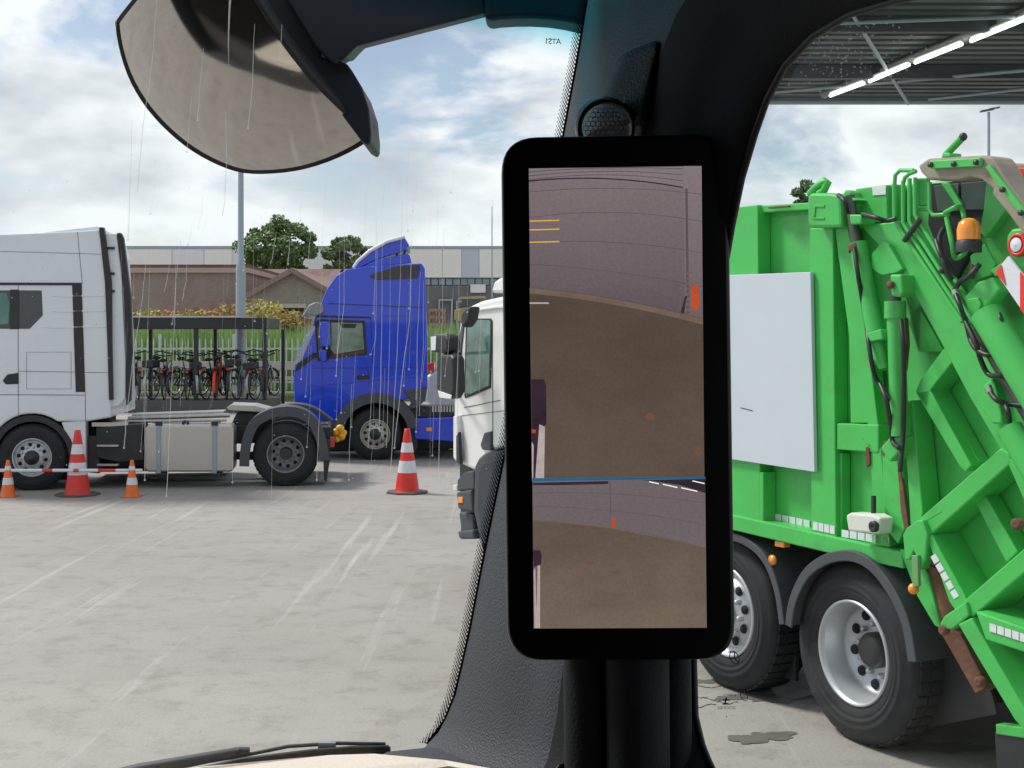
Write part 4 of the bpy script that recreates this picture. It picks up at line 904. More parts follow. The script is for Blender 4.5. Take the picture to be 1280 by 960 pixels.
    for a, b in (((1130, 301), (1150, 274)), ((1176, 340), (1186, 328))):
        MB().rod(pl.pt(*a, -.09), pl.pt(*b, -.09), .014).build('pipe_clamp', M['blackm'], t)
    # hoses
    def hose(pts, r=.016, w=-.12):
        P3 = [pl.pt(x, y, w-.03*math.sin(i*1.7)) for i, (x, y) in enumerate(pts)]
        out = []
        for i in range(len(P3)-1):
            p0, p1, p2, p3 = P3[max(i-1, 0)], P3[i], P3[i+1], P3[min(i+2, len(P3)-1)]
            for k in range(6):
                s = k/6; out.append(.5*((2*p1)+(p2-p0)*s+(2*p0-5*p1+4*p2-p3)*s*s+(3*p1-p0-3*p2+p3)*s**3))
        out.append(P3[-1]); return out
    for pts in ([(1194, 366), (1200, 382), (1208, 405), (1213, 424), (1220, 436), (1236, 444), (1248, 436), (1254, 420), (1252, 402), (1248, 392)],
                [(1206, 400), (1220, 430), (1226, 450), (1236, 468), (1252, 468), (1264, 455), (1285, 450)],
                [(1250, 435), (1262, 455), (1272, 478), (1290, 492)], [(1238, 490), (1246, 500), (1262, 505), (1285, 508)],
                [(1256, 505), (1260, 515), (1262, 528)], [(1048, 244), (1056, 252), (1059, 266)], [(1078, 268), (1095, 272), (1108, 276), (1120, 273)],
                [(1068, 310), (1072, 340), (1077, 370), (1083, 405), (1086, 430), (1090, 455), (1096, 475), (1106, 488), (1110, 500)],
                [(1100, 480), (1108, 500), (1113, 530), (1116, 552), (1124, 560)], [(1126, 400), (1129, 430), (1130, 480), (1129, 540), (1126, 575), (1125, 590)],
                [(1190, 350), (1180, 330), (1174, 300), (1180, 285)], [(1170, 300), (1176, 318), (1186, 332), (1196, 345)], [(1225, 330), (1212, 345), (1200, 352), (1192, 366)]):
        MB().tube(hose(pts), .013, 8).build('hydraulic_hose', M['hose'], t)
    for x, y in ((1194, 367), (1236, 487), (1090, 456)): MB().rod(pl.pt(x-1, y-4, -.12), pl.pt(x+2, y+3, -.12), .018, 8).build('hose_fitting', M['alu'], t)
    # lift arm cylinders right
    cyl('packer_cylinder', (1232, 392), (1300, 505), .075, -.13, G); cyl('packer_cylinder', (1262, 536), (1300, 600), .06, -.12, G)
    cyl('piston_rod', (1222, 412), (1300, 545), .03, -.07, M['chrome'])
    pr('cylinder_lug', G, [(1204, 372), (1222, 352), (1240, 346), (1250, 362), (1232, 384), (1224, 402), (1212, 398)], -.10, .08, .012)
    pr('cylinder_lug_plate', GD, [(1208, 374), (1222, 372), (1226, 380), (1222, 392)], -.115, .014, .004)
    pr('cylinder_lug', G, [(1228, 482), (1240, 472), (1246, 490), (1252, 520), (1252, 530), (1240, 530), (1228, 512)], -.08, .06, .01)
    # cabin-like recess at the top right
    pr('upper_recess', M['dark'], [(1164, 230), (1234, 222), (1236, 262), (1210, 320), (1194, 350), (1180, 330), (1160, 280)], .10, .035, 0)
    pr('recess_panel', mat('mottled_dark_panel', (.05, .085, .06), .4, var=.7, scale=9), [(1167, 232), (1198, 229), (1198, 264), (1172, 264)], .085, .01, .002)
    pr('recess_panel', mat('mottled_black_panel', (.03, .05, .045), .4, var=.8, scale=11), [(1201, 229), (1232, 226), (1230, 262), (1202, 262)], .08, .012, .002)  # both recess panels: dark green-grey with random mottling
    pr('recess_strut', G, [(1176, 229), (1184, 228), (1202, 256), (1196, 259)], .06, .02, .003)
    pr('side_panel', G, [(1146, 223), (1158, 222), (1159, 256), (1147, 258)], -.04, .03, .006)
    pr('side_panel', G, [(1147, 259), (1159, 258), (1159, 264), (1147, 264)], -.04, .03, .004)
    pr('tail_panel', G, [(1232, 226), (1250, 232), (1257, 262), (1232, 298), (1224, 290), (1229, 262)], -.02, .12, .006)
    pr('lower_tail_panel', GD, [(1232, 300), (1262, 262), (1300, 300), (1300, 400), (1262, 350), (1240, 330)], .03, .10, .006)
    pr('recess_lower', G, [(1212, 320), (1230, 305), (1245, 330), (1238, 345), (1216, 352)], .02, .08, .006)
    # beige arm
    arm = pr('top_arm', M['beige'], [(1147, 207), (1160, 198), (1228, 194), (1240, 196), (1246, 204), (1262, 232), (1300, 285), (1300, 322), (1262, 270), (1240, 243), (1241, 236), (1226, 224), (1212, 221), (1196, 225), (1160, 225), (1151, 216)], -.16, .14, .012)
    pr('arm_bar', G, [(1162, 201), (1225, 197), (1225, 208), (1163, 211)], -.185, .022, .004, par=arm)
    pr('arm_bar', G, [(1231, 209), (1236, 206), (1300, 290), (1300, 303)], -.185, .022, .004, par=arm)
    bo = MB()
    for x, y in ((1164, 206), (1193, 205), (1221, 203), (1254, 237), (1277, 266)): bo.lathe([(.014, 0), (.014, .012), (0, .014)], pl.pt(x, y, -.186), -n, 8)
    bo.build('bolts', M['blackm'], arm)
    MB().rod(pl.pt(1182, 194, -.1), pl.pt(1204, 171, -.1), .018).build('lever', M['greend'], t); MB().sphere(pl.pt(1204, 171, -.1), .022, 8).build('lever_knob', M['black'], t)
    pr('lever_bracket', G, [(1176, 197), (1179, 191), (1187, 191), (1188, 196)], -.13, .08, .004)
    pr('rear_beam', M['beige'], [(1243, 203), (1310, 205), (1310, 255), (1262, 236)], .2, .3, .01)
    pr('red_strip', M['red'], [(1251, 209), (1310, 211), (1310, 221), (1256, 220)], .185, .012, .003)
    pr('pivot_plate', G, [(1258, 295), (1264, 286), (1285, 284), (1300, 300), (1300, 335), (1280, 335), (1262, 320), (1258, 308)], -.13, .05, .012)
    MB().lathe([(.055, 0), (.055, .015), (.04, .02), (.04, .015), (0, .018)], pl.pt(1274, 306, -.132), -n, 20).build('pivot_ring', M['red'], t)
    MB().lathe([(.033, .022), (0, .03)], pl.pt(1274, 306, -.132), -n, 16).build('pivot_cap', M['refl'], t)
    # warning board
    wb = [(1244, 340), (1260, 320), (1310, 385), (1310, 430), (1282, 395)]
    b = pr('warning_board', M['refl'], wb, -.22, .015, .002)
    pr('warning_stripe', M['red'], [(1244, 340), (1251, 331), (1257, 357)], -.225, .004, 0, par=b)
    pr('warning_stripe', M['red'], [(1275, 340), (1286, 354), (1284, 397), (1275, 386)], -.225, .004, 0, par=b)
    pr('warning_stripe', M['red'], [(1298, 370), (1310, 385), (1310, 430), (1298, 415)], -.225, .004, 0, par=b)
    pr('board_bracket', GD, [(1238, 338), (1252, 328), (1256, 334), (1244, 346)], -.19, .04, .004)
    # handrail loop
    MB().tube(hose([(1181, 266), (1192, 260), (1199, 258), (1204, 266), (1206, 285), (1209, 305), (1206, 316), (1194, 323), (1190, 305), (1183, 272)]), .012, 8).build('handrail', G, t)
    # beacon
    bc = pl.pt(1211, 300, -.12)
    bb = MB().lathe([(.060, -.06), (.062, -.01), (.052, 0), (0, 0)], bc, (0, 0, 1), 20).build('beacon_base', M['black'], t)
    MB().lathe([(.055, .0), (.057, .05), (.048, .085), (.027, .103), (0, .108)], bc, (0, 0, 1), 24).build('beacon_lens', M['amber'], bb)
    # mudguards, wheels, flaps
    fender(pl, 'mudguard', M['grey'], t, [(981, 781), (984, 757), (991, 735), (1003, 713), (1020, 698), (1042, 689), (1066, 689), (1088, 700), (1108, 722), (1126, 752), (1138, 785), (1145, 828)], -.05, .5, .03, .06)
    fender(pl, 'mudguard', M['grey'], t, [(820, 720), (850, 680), (890, 664), (921, 668), (945, 682), (962, 705), (974, 740), (980, 781)], .0, .5, .03, .05)
    pr('mud_flap', M['black'], [(1134, 770), (1147, 760), (1200, 800), (1240, 868), (1246, 893), (1146, 912), (1140, 860)], .2, .02, .004)
    pr('mud_flap', M['black'], [(976, 740), (994, 752), (994, 852), (976, 846)], .25, .03, .004)
    pr('rear_flap', M['black'], [(1243, 915), (1300, 920), (1300, 980), (1246, 970)], -.05, .03, .004)
    pr('rear_flap_clip', G, [(1244, 905), (1300, 912), (1300, 926), (1245, 918)], -.06, .06, .006)
    for x, y in ((973, 681),): pr('side_marker', M['amber'], [(968, 676), (980, 678), (980, 685), (968, 683)], .0, .05, .006)
    MB().lathe([(.03, 0), (.032, .015), (0, .02)], pl.pt(967, 700, .02), -n, 18).build('side_reflector', M['amber'], t)
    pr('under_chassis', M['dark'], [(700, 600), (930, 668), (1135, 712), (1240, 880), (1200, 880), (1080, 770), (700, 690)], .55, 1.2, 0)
    pr('chassis_rail', M['blackm'], [(700, 610), (1130, 715), (1140, 760), (700, 640)], .75, .1, .004)
    w2 = Vector((1.90, 7.14, .5)); ax = Vector((-.91, -.42, 0)).normalized()
    wheel(t, w2, ax, .5, .32, 'concave')
    w1 = w2-pl.d*1.22+n*.03
    wheel(t, w1, -n, .5, .32, 'convex')
    for wv in (w1, w2): wheel(t, wv+n*2.2, n, .5, .32); MB().rod(wv+n*.35, wv+n*1.9, .08).build('axle', M['blackm'], t)
    # ---- white cab
    cb = [(566, 560), (567, 470), (575, 395), (583, 384), (600, 376), (622, 371), (662, 368), (672, 372), (672, 575), (640, 560), (615, 562), (604, 590), (590, 588), (575, 580)]
    C = M['cabwhite']
    pr('cab', C, cb, .0, 2.3, .04, seg=3)
    pr('cab_roof_cap', C, [(584, 391), (618, 386), (660, 384), (660, 381), (620, 382), (585, 388)], -.02, .06, .008)
    pr('cab_roof_lamp', C, [(613, 366), (617, 352), (624, 347), (650, 345), (655, 368)], .5, 1.2, .03)
    pr('cab_window', mat('green_tinted_glass', (.09, .19, .165), .08, var=.9, scale=7, spec=.8), [(584, 402), (587, 400), (611, 400), (613, 403), (611, 482), (583, 495), (581, 492)], -.014, .02, .006)
    pr('window_frame', M['black'], [(582, 400), (585, 398), (613, 398), (615, 401), (613, 485), (581, 498), (580, 494)], -.008, .02, .006)
    pr('windscreen_pillar', M['glassd'], [(569, 470), (573, 425), (578, 400), (580, 402), (577, 430), (573, 470)], -.01, .06, .004)
    sm = MB()
    for pts in ([(580, 509), (625, 500), (625, 500.8), (580, 509.8)], [(615, 402), (615.5, 402), (616, 560), (615.5, 560)], [(570, 520), (640, 512), (640, 512.6), (570, 520.6)]):
        sm.prism(*ppoly(pl, pts, -.004, .01))
    sm.build('panel_seams', M['grey'], t)
    pr('air_intake', M['grey'], [(600, 556), (605, 541), (613, 539), (613, 563), (602, 562)], -.02, .05, .01)
    pr('corner_deflector', C, [(566, 520), (571, 519), (573, 560), (572, 580), (566, 572)], -.05, .06, .015)
    pr('corner_slot', M['black'], [(570, 545), (573, 540), (575, 580), (570, 578)], -.056, .03, .004)
    pr('front_mudguard', M['grey'], [(592, 582), (597, 572), (604, 566), (640, 560), (672, 575), (672, 690), (640, 675), (612, 683), (600, 680), (591, 640)], -.06, .35, .04, seg=3)
    pr('mudguard_recess', mat('dull_blue_grey', (.028, .036, .05), .5), [(598, 590), (604, 580), (620, 576), (650, 580), (650, 672), (616, 676), (603, 672), (597, 640)], -.068, .01, .006)
    pr('bumper_step', M['grey'], [(571, 600), (580, 590), (592, 588), (592, 612), (572, 614)], -.02, .3, .015)
    pr('bumper_step', M['grey'], [(570, 615), (588, 612), (590, 640), (572, 636)], -.04, .35, .02)
    pr('bumper_step', M['grey'], [(573, 640), (590, 642), (592, 668), (576, 664)], .02, .3, .02)
    pr('bumper_foot', M['grey'], [(571, 664), (590, 662), (592, 674), (574, 674)], -.05, .3, .02)
    pr('bumper_core', M['black'], [(574, 572), (604, 575), (604, 672), (576, 668)], .1, .5, .01)
    pr('indicator', M['amber'], [(572, 621), (578, 621), (578, 629), (572, 629)], -.05, .02, .006)
    pr('fog_lamp', M['refl'], [(566, 606), (571, 606), (571, 614), (566, 613)], -.02, .05, .008)
    # mirrors, on arms ahead of the cab
    pr('mirror', M['black'], [(545, 449), (550, 443), (563, 443), (566, 447), (567, 490), (562, 499), (548, 497), (545, 485)], -.35, .12, .03, seg=3)
    pr('mirror_shell_tip', C, [(547, 488), (564, 494), (563, 499), (549, 497)], -.358, .01, .004)
    pr('mirror', M['black'], [(536, 420), (541, 417), (556, 417), (559, 424), (559, 440), (552, 442), (538, 440)], -.35, .13, .03, seg=3)
    pr('mirror_glass', M['refl'], [(538, 421), (545, 420), (544, 438), (539, 438)], -.357, .008, .003)
    for y in (444, 496): MB().tube([pl.pt(558, y, -.3), pl.pt(568, y-4, -.2), pl.pt(574, y-1, .02)], .016).build('mirror_arm', M['black'], t)
    pr('front_mirror', M['black'], [(576, 392), (582, 384), (588, 383), (585, 400), (578, 410), (575, 404)], -.3, .1, .02)
    q = w1-pl.d*3.35; q.z = .5; wheel(t, q+n*.1, -n, .5, .3)
green_truck()

# ------------------------------------------------------------------ own cab, seen from inside
SG = Plane(.155, 1.06, -72)                 # door glass
WS = Plane(0, 1.34, 8)                      # windscreen
def interp(tab, y):
    if y <= tab[0][1]: a, b = tab[0], tab[1]
    elif y >= tab[-1][1]: a, b = tab[-2], tab[-1]
    else:
        for a, b in zip(tab, tab[1:]):
            if a[1] <= y <= b[1]: break
    return a[0]+(b[0]-a[0])*(y-a[1])/(b[1]-a[1])
LEFT = [(750, -90), (735, 0), (722, 80), (706, 165), (688, 270), (660, 420), (634, 560), (607, 690), (588, 790), (570, 868), (553, 910), (530, 935)]
RIGHT = [(1400, -60), (1220, -22), (1120, 0), (1062, 17), (1015, 45), (980, 82), (957, 125), (942, 168), (926, 222), (914, 280), (900, 360), (885, 480), (873, 620), (867, 740), (866, 830), (868, 895), (876, 930), (890, 965), (910, 1000)]
def own_cab():
    t = thing('truck_cab', 'dark interior of the cab around the camera with windscreen and door glass', 'truck cab', (0, 1.2, 1.6))
    # pillar trim surface
    ys = [-90, -60, -40, -22, -10, 0, 8, 17, 30, 45, 62, 82, 103, 125, 147, 168, 195, 222, 250, 280, 330, 400, 480, 560, 640, 720, 790, 830, 868, 895, 915, 932, 950, 975, 1000]
    NN = 26
    def row(y, k):
        A = WS.pt(interp(LEFT, y), y, -.012); B = SG.pt(interp(RIGHT, y), y, -.004)
        rows = []
        for j in range(NN+1):
            s = j/NN; p = A.lerp(B, s)
            d = Vector((-.1, -1, 0)).normalized()
            bul = .055*math.sin(math.pi*min(1, s*1.0))**.7
            crease = .018*(1/(1+math.exp(-(s-.42)*40)))-.02*(1/(1+math.exp(-(s-.72)*30)))
            rows.append(p+d*(bul+crease*math.sin(math.pi*s)*k))
        return rows
    V = []; Fc = []; mi = []
    mb = MB()
    for y in ys: V += row(y, 1.0)
    for i in range(len(ys)-1):
        for j in range(NN):
            mb.f.append([i*(NN+1)+j, i*(NN+1)+j+1, (i+1)*(NN+1)+j+1, (i+1)*(NN+1)+j]); mb.m.append(0 if j < 13 else 1); mb.sm.append(True)  # right half near black: the pillar's shade is put into the trim colour
    mb.v = V
    pil = mb.build('pillar_trim', [M['trim'], M['trimx']], t)
    # outer pillar behind the trim, solid
    ob = MB()
    for y0, y1 in zip(ys, ys[1:]):
        a0, a1 = WS.pt(interp(LEFT, y0)+2, y0, .01), WS.pt(interp(LEFT, y1)+2, y1, .01)
        b0, b1 = SG.pt(interp(RIGHT, y0)-2, y0, -.002), SG.pt(interp(RIGHT, y1)-2, y1, -.002)
        ob.add([a0, b0, b1, a1], [(0, 1, 2, 3)])
    ob.build('outer_pillar', M['blackm'], t)
    # door window rubber seal
    MB().tube([SG.pt(interp(RIGHT, y)+1.5, y, -.003) for y in [-40, -22, -10, 0, 8, 17, 30, 45, 62, 82, 103, 125, 147, 168, 195, 222, 250, 280, 330, 400, 480, 560, 640, 720, 790, 830, 868, 895, 915, 932, 950, 975, 1000]], .0028, 8).build('window_seal', M['black'], t)
    # speaker pod
    yp = 1.16
    pod = [(738, 150), (752, 112), (764, 86), (772, 77), (788, 74), (806, 76), (814, 82), (815, 92), (807, 130), (800, 164), (790, 172), (740, 172)]
    pm = MB(); rows_ = [(78, 775, 806), (80, 771, 811), (86, 766, 814), (95, 762, 814.5), (110, 755, 811), (130, 747, 807), (150, 739, 803), (165, 734, 800), (175, 731, 798)]; kk = 14
    for yy_, xl_, xr_ in rows_:
        for j in range(kk+1):
            u_ = -1+2*j/kk; dd = .034*(1-abs(u_)**7)*(.25 if yy_ == 78 else (.6 if yy_ == 80 else 1)); pm.v.append(P(xl_+(xr_-xl_)*j/kk, yy_, 1.165)+Vector((0, -dd-.050-.030*u_, 0)))
    for i in range(len(rows_)-1):
        for j in range(kk): pm.f.append([i*(kk+1)+j, i*(kk+1)+j+1, (i+1)*(kk+1)+j+1, (i+1)*(kk+1)+j]); pm.m.append(0); pm.sm.append(True)
    nb_ = len(rows_)*(kk+1)
    edge = [j for j in range(kk+1)]+[i*(kk+1)+kk for i in range(1, len(rows_))]+[(len(rows_)-1)*(kk+1)+j for j in range(kk-1, -1, -1)]+[i*(kk+1) for i in range(len(rows_)-2, 0, -1)]
    base_ = [pm.v[i]+Vector((0, .09, 0)) for i in edge]; pm.v += base_
    for i in range(len(edge)): pm.f.append([edge[i], edge[(i+1) % len(edge)], nb_+(i+1) % len(edge), nb_+i]); pm.m.append(0); pm.sm.append(False)
    pd = pm.build('speaker_pod', M['trim'], t)
    cc = P(757, 160, 1.075)
    MB().lathe([(.0195, .006), (.0215, -.004), (.0225, -.006), (.0245, -.002), (.0255, .012)], cc, (0, 1, .25), 32).build('speaker_ring', M['trimb'], pd)
    g = MB()
    for i in range(-5, 6):
        for j in range(-5, 6):
            x, z = (i+(j % 2)*.5)*.0042, j*.0037
            if x*x+z*z < .0182**2:
                a0 = cc+Vector((x, .001, z))
                for k in range(6):
                    q0, q1 = R(60*k+30), R(60*k+90); g.rod(a0+Vector((.0023*math.cos(q0), 0, .0023*math.sin(q0))), a0+Vector((.0023*math.cos(q1), 0, .0023*math.sin(q1))), .00032, 4)
    g.build('speaker_grille', M['galv'], pd)
    # frit: solid edge and dots on the windscreen
    ft = mat('black_frit', (.004, .004, .005), .5)
    e = MB(); yy = [-60]+list(range(0, 940, 30))
    for y0, y1 in zip(yy, yy[1:]):
        e.add([WS.pt(interp(LEFT, y0)-3, y0, -.004), WS.pt(interp(LEFT, y0)+14, y0, -.004), WS.pt(interp(LEFT, y1)+14, y1, -.004), WS.pt(interp(LEFT, y1)-3, y1, -.004)], [(0, 1, 2, 3)])
    i = 0; y = -20.0
    while y < 930:
        xl = interp(LEFT, y)
        for k in range(3):
            x = xl-4.0-k*3.1-(1.55 if i % 2 else 0); r = (1.35, 1.15, .85)[k]*.00084
            e.disc(WS.pt(x, y, -.004), (0, 1, 0), r, 8)
        y += 2.5; i += 1
    e.build('frit_band', ft, t)
    # windscreen with shade band
    m, tr, N, L = glass('windscreen_glass', refl=.025)
    ge = N.new('ShaderNodeNewGeometry'); sp = N.new('ShaderNodeSeparateXYZ'); L.new(ge.outputs['Position'], sp.inputs[0])
    r = N.new('ShaderNodeMapRange'); pa, pb = WS.pt(730, 90), WS.pt(730, 24); r.inputs[1].default_value = pa.z+.2*pa.x; r.inputs[2].default_value = pb.z+.2*pb.x; r.interpolation_type = 'SMOOTHSTEP'; ma = N.new('ShaderNodeMath'); ma.operation = 'MULTIPLY_ADD'; ma.inputs[1].default_value = .2; L.new(sp.outputs['X'], ma.inputs[0]); L.new(sp.outputs['Z'], ma.inputs[2]); L.new(ma.outputs[0], r.inputs[0])
    mx = N.new('ShaderNodeMix'); mx.data_type = 'RGBA'; L.new(r.outputs[0], mx.inputs['Factor']); mx.inputs[6].default_value = (.97, .985, .975, 1); mx.inputs[7].default_value = (.10, .60, .68, 1); L.new(mx.outputs[2], tr.inputs[0])
    wx = MB(); ns = 24
    z0, z1 = 1.80, 2.78; ub = -2.3
    vs = []
    for i in range(ns+1):
        u = .12-(.12-ub)*i/ns
        for z in (z0, z1): vs.append(WS.loc(u, z, -.35*(u/ub)**4 if u < 0 else 0))
    wx.add(vs, [(2*i, 2*i+1, 2*i+3, 2*i+2) for i in range(ns)], 0, True)
    ws = wx.build('windscreen', m, t)
    # side glass
    m2, *_ = glass('door_glass', (.96, .99, .97), refl=.005)
    a, b = SG.pt(850, -100), SG.pt(850, 1000)
    dg = MB().add([SG.loc(-.03, 1.7), SG.loc(1.0, 1.7), SG.loc(1.0, 2.6), SG.loc(-.03, 2.6)], [(0, 1, 2, 3)]).build('door_glass', m2, t)
    # shell behind and around the camera
    sh = mat('headlining', (.05, .052, .058), .9)
    MB().box(-2.35, .9, -1.1, 1.24, 2.76, 2.82).build('headlining', sh, t)
    MB().box(-2.35, .9, -1.16, -1.1, .9, 2.82).build('rear_wall', sh, t)
    MB().box(-2.41, -2.35, -1.1, 1.0, .9, 2.82).build('side_wall', sh, t)
    f = MB(); f.prism([SG.loc(-.05, 1.0, -.04), SG.loc(2.3, 1.0, -.04), SG.loc(2.3, 1.82, -.04), SG.loc(-.05, 1.82, -.04)], SG.n*.06)
    f.prism([SG.loc(.62, 1.82, -.04), SG.loc(2.3, 1.82, -.04), SG.loc(2.3, 2.8, -.04), SG.loc(.62, 2.8, -.04)], SG.n*.06)
    f.prism([SG.loc(.0, 2.56, -.02), SG.loc(.7, 2.56, -.02), SG.loc(.7, 2.8, -.02), SG.loc(.0, 2.8, -.02)], SG.n*.04)
    f.build('door_panel', M['dark'], t)
    MB().box(-2.35, .9, -1.1, 1.0, .9, .96).build('cab_floor', sh, t)
    # windscreen header (painted roof front above the glass)
    a, b = WS.loc(.14, 2.74, -.02), WS.loc(-2.3, 2.74, -.35)
    MB().prism([a, b, b+Vector((0, 0, .14)), a+Vector((0, 0, .14))], (0, .06, 0)).build('header', M['blackm'], t)
    # dashboard
    d = MB()
    P1 = lambda x, y, Y: P(x, y, Y)
    dk = MB(); 
    dk.prism([P(478, 939, 1.3), P(540, 932, 1.3), P(720, 955, 1.16), P(900, 1000, 1.02), P(900, 1100, 1.0), P(560, 1100, 1.0), P(440, 1000, 1.1)], (0, 0, -.15))
    dk.build('dashboard_corner', M['trim'], t, bevel=.006)
    cr = MB(); cr.prism([P(150, 966, 1.24), P(300, 952, 1.26), P(412, 942, 1.28), P(470, 941.5, 1.28), P(560, 949, 1.22), P(640, 962, 1.15), P(660, 1100, 1.0), P(-300, 1200, .9), P(-500, 1050, 1.12)], (0, 0, -.12))
    cr.build('dashboard', M['cream'], t, bevel=.004)
    mb = MB(); mb.prism([WS.loc(.1, 1.0, .02), WS.loc(-2.3, 1.0, -.33), WS.loc(-2.3, 1.795, -.33), WS.loc(.1, 1.795, .02)], (0, -.06, 0)); mb.build('front_panel', M['blackm'], t)
    # vent capsule at the bottom
    MB().prism([P(690, 968, 1.05), P(698, 953, 1.05), P(708, 952, 1.05), P(770, 958, 1.05), P(815, 970, 1.05)], (0, .04, -.02)).build('vent_surround', M['trimb'], t, bevel=.004)
    MB().prism([P(772, 962, 1.04), P(778, 956, 1.04), P(822, 954, 1.04), P(830, 958, 1.04), P(826, 970, 1.04)], (0, .03, 0)).build('switch_bar', mat('switch_beige', (.2, .18, .15), .4), t, bevel=.003)
    # vertical grab columns below the monitor
    for x0, x1, dy, mm in ((703, 770, .02, 'trimx'), (756, 836, .0, 'trimx'), (822, 864, .02, 'trimx')):
        c0, c1 = P((x0+x1)/2, 800, 1.03+dy), P((x0+x1)/2+2, 1010, 1.03+dy); MB().tube([c0, c1], (x1-x0)/2/F*1.03, 20).build('pillar_moulding', M[mm], t)
    # wiper
    wp = MB()
    wa = [WS.pt(90, 984, .03), WS.pt(175, 963, .03), WS.pt(260, 947, .03), WS.pt(300, 940.5, .03), WS.pt(312, 939, .03)]
    wi = MB().tube(wa, [.008, .0075, .006, .006, .0045], 8).build('wiper_arm', M['grey'], t)
    MB().tube([WS.pt(210, 972, .02), WS.pt(300, 951, .02), WS.pt(390, 940, .02), WS.pt(440, 936, .02), WS.pt(486, 935, .02)], .0035, 6).build('wiper_blade', M['black'], wi)
    MB().tube([WS.pt(240, 978, .026), WS.pt(330, 955, .026), WS.pt(420, 941, .026), WS.pt(488, 939, .026)], .0055, 6).build('wiper_spine', M['blackm'], wi)
    MB().tube([WS.pt(306, 944, .03), WS.pt(360, 933, .03), WS.pt(420, 929, .03), WS.pt(482, 930, .03)], .0022, 6).build('wiper_strip', M['grey'], wi)
    MB().obox(WS.pt(409, 932, .03), (.009, 0, 0), (0, .004, 0), (0, 0, .004)).build('wiper_clip', M['galv'], wi)
    MB().lathe([(.003, 0), (.003, .004), (0, .004)], WS.pt(299, 939, .02), (0, -1, 0), 10).build('wiper_bolt', M['black'], wi)
    # rain tracks and drops on the outside of the glass
    wm = bpy.data.materials.new('rain_water'); wm.use_nodes = True; N = wm.node_tree.nodes; L = wm.node_tree.links
    for n_ in list(N): N.remove(n_)
    out = N.new('ShaderNodeOutputMaterial'); tr_ = N.new('ShaderNodeBsdfTransparent'); tl = N.new('ShaderNodeBsdfTranslucent'); tl.inputs[0].default_value = (.95, .97, 1, 1); gs = N.new('ShaderNodeBsdfGlossy'); gs.inputs['Roughness'].default_value = .15
    a1 = N.new('ShaderNodeMixShader'); a1.inputs[0].default_value = .4; L.new(tl.outputs[0], a1.inputs[1]); L.new(gs.outputs[0], a1.inputs[2])
    a2 = N.new('ShaderNodeMixShader'); a2.inputs[0].default_value = .5; L.new(tr_.outputs[0], a2.inputs[1]); L.new(a1.outputs[0], a2.inputs[2]); L.new(a2.outputs[0], out.inputs[0])
    random.seed(21); rn = MB(); dr = MB()
    def drop(p, r_, sz=1.0):
        dr.add([p+Vector((r_*math.cos(q*.785), 0, r_*sz*math.sin(q*.785))) for q in range(8)], [list(range(8))])
    tracks = [[(196, 0), (192, 60), (186, 110), (178, 160), (172, 240)], [(183, 318), (178, 370), (166, 450), (158, 520), (155, 560)], [(188, 312), (184, 420), (181, 520), (181, 600)], [(226, 300), (220, 350), (216, 450), (211, 560), (208, 620)],
              [(234, 312), (233, 350), (228, 375)], [(212, 325), (209, 350), (205, 365)], [(220, 330), (219, 380), (215, 405)], [(282, 140), (283, 200), (281, 250), (278, 270)], [(240, 120), (236, 160), (234, 190)],
              [(472, 290), (470, 400), (466, 480), (460, 560)], [(478, 300), (477, 420), (474, 540)], [(488, 320), (487, 430), (483, 560)], [(425, 300), (424, 400), (420, 470)], [(431, 290), (430, 380), (421, 450)], [(503, 250), (500, 360), (495, 470), (488, 590)],
              [(515, 300), (512, 400), (500, 490), (493, 560)], [(525, 340), (522, 420), (520, 500)], [(530, 350), (529, 430), (524, 520)], [(555, 290), (552, 420), (548, 600)], [(567, 360), (561, 430), (556, 470)], [(574, 320), (573, 430), (570, 500)],
              [(345, 290), (341, 320), (338, 330)], [(362, 300), (360, 330)], [(388, 290), (386, 320), (385, 330)], [(398, 298), (399, 327)], [(400, 500), (398, 540), (396, 600)], [(440, 480), (437, 560), (436, 600)], [(165, 150), (163, 230), (160, 300)], [(616, 250), (615, 300)],
              [(146, 20), (143, 60)], [(255, 60), (250, 110), (247, 150)], [(352, 30), (350, 80)], [(318, 30), (316, 100), (310, 160)]]
    for _ in range(70):
        x = random.uniform(150, 620); y = random.uniform(190, 520); l_ = random.uniform(20, 130); tracks.append([(x, y), (x-random.uniform(0, 3), y+l_*.5), (x-random.uniform(1, 7), y+l_)])
    for ti, tk in enumerate(tracks):
        pts = []
        for (x0, y0), (x1, y1) in zip(tk, tk[1:]):
            for k in range(4): pts.append(WS.pt(x0+(x1-x0)*k/4+random.uniform(-.5, .5), y0+(y1-y0)*k/4, .002))
        if ti >= len(tracks)-70: pts = [WS.pt(*q_, .002) for q_ in tk[:-1]]
        pts.append(WS.pt(*tk[-1], .002)); rr = random.uniform(.00026, .0005)
        rr *= (.45 if ti >= len(tracks)-70 else 1); ws_ = [rr*(.5+.6*i/len(pts)) for i in range(len(pts))]; vv = [p+Vector((sg*w_, 0, 0)) for p, w_ in zip(pts, ws_) for sg in (-1, 1)]
        rn.add(vv, [(2*i, 2*i+1, 2*i+3, 2*i+2) for i in range(len(pts)-1)])
        if random.random() < .6: drop(WS.pt(tk[-1][0], tk[-1][1], .002), .0011)
    for i in range(150):
        x, y = random.uniform(0, 620), random.uniform(180, 600); drop(WS.pt(x, y, .002), random.uniform(.0002, .0007))
    for i in range(110):
        x, y = random.uniform(100, 330), random.uniform(720, 880); drop(WS.pt(x, y, .002), random.uniform(.0002, .0005), random.uniform(.6, 2.2))
    for i in range(260):
        x = random.gauss(1050, 45); y = random.gauss(62, 30)
        if y < 120 and x > interp(RIGHT, y)+6 and x < 1270: drop(SG.pt(x, y, .002), random.uniform(.0002, .0008))
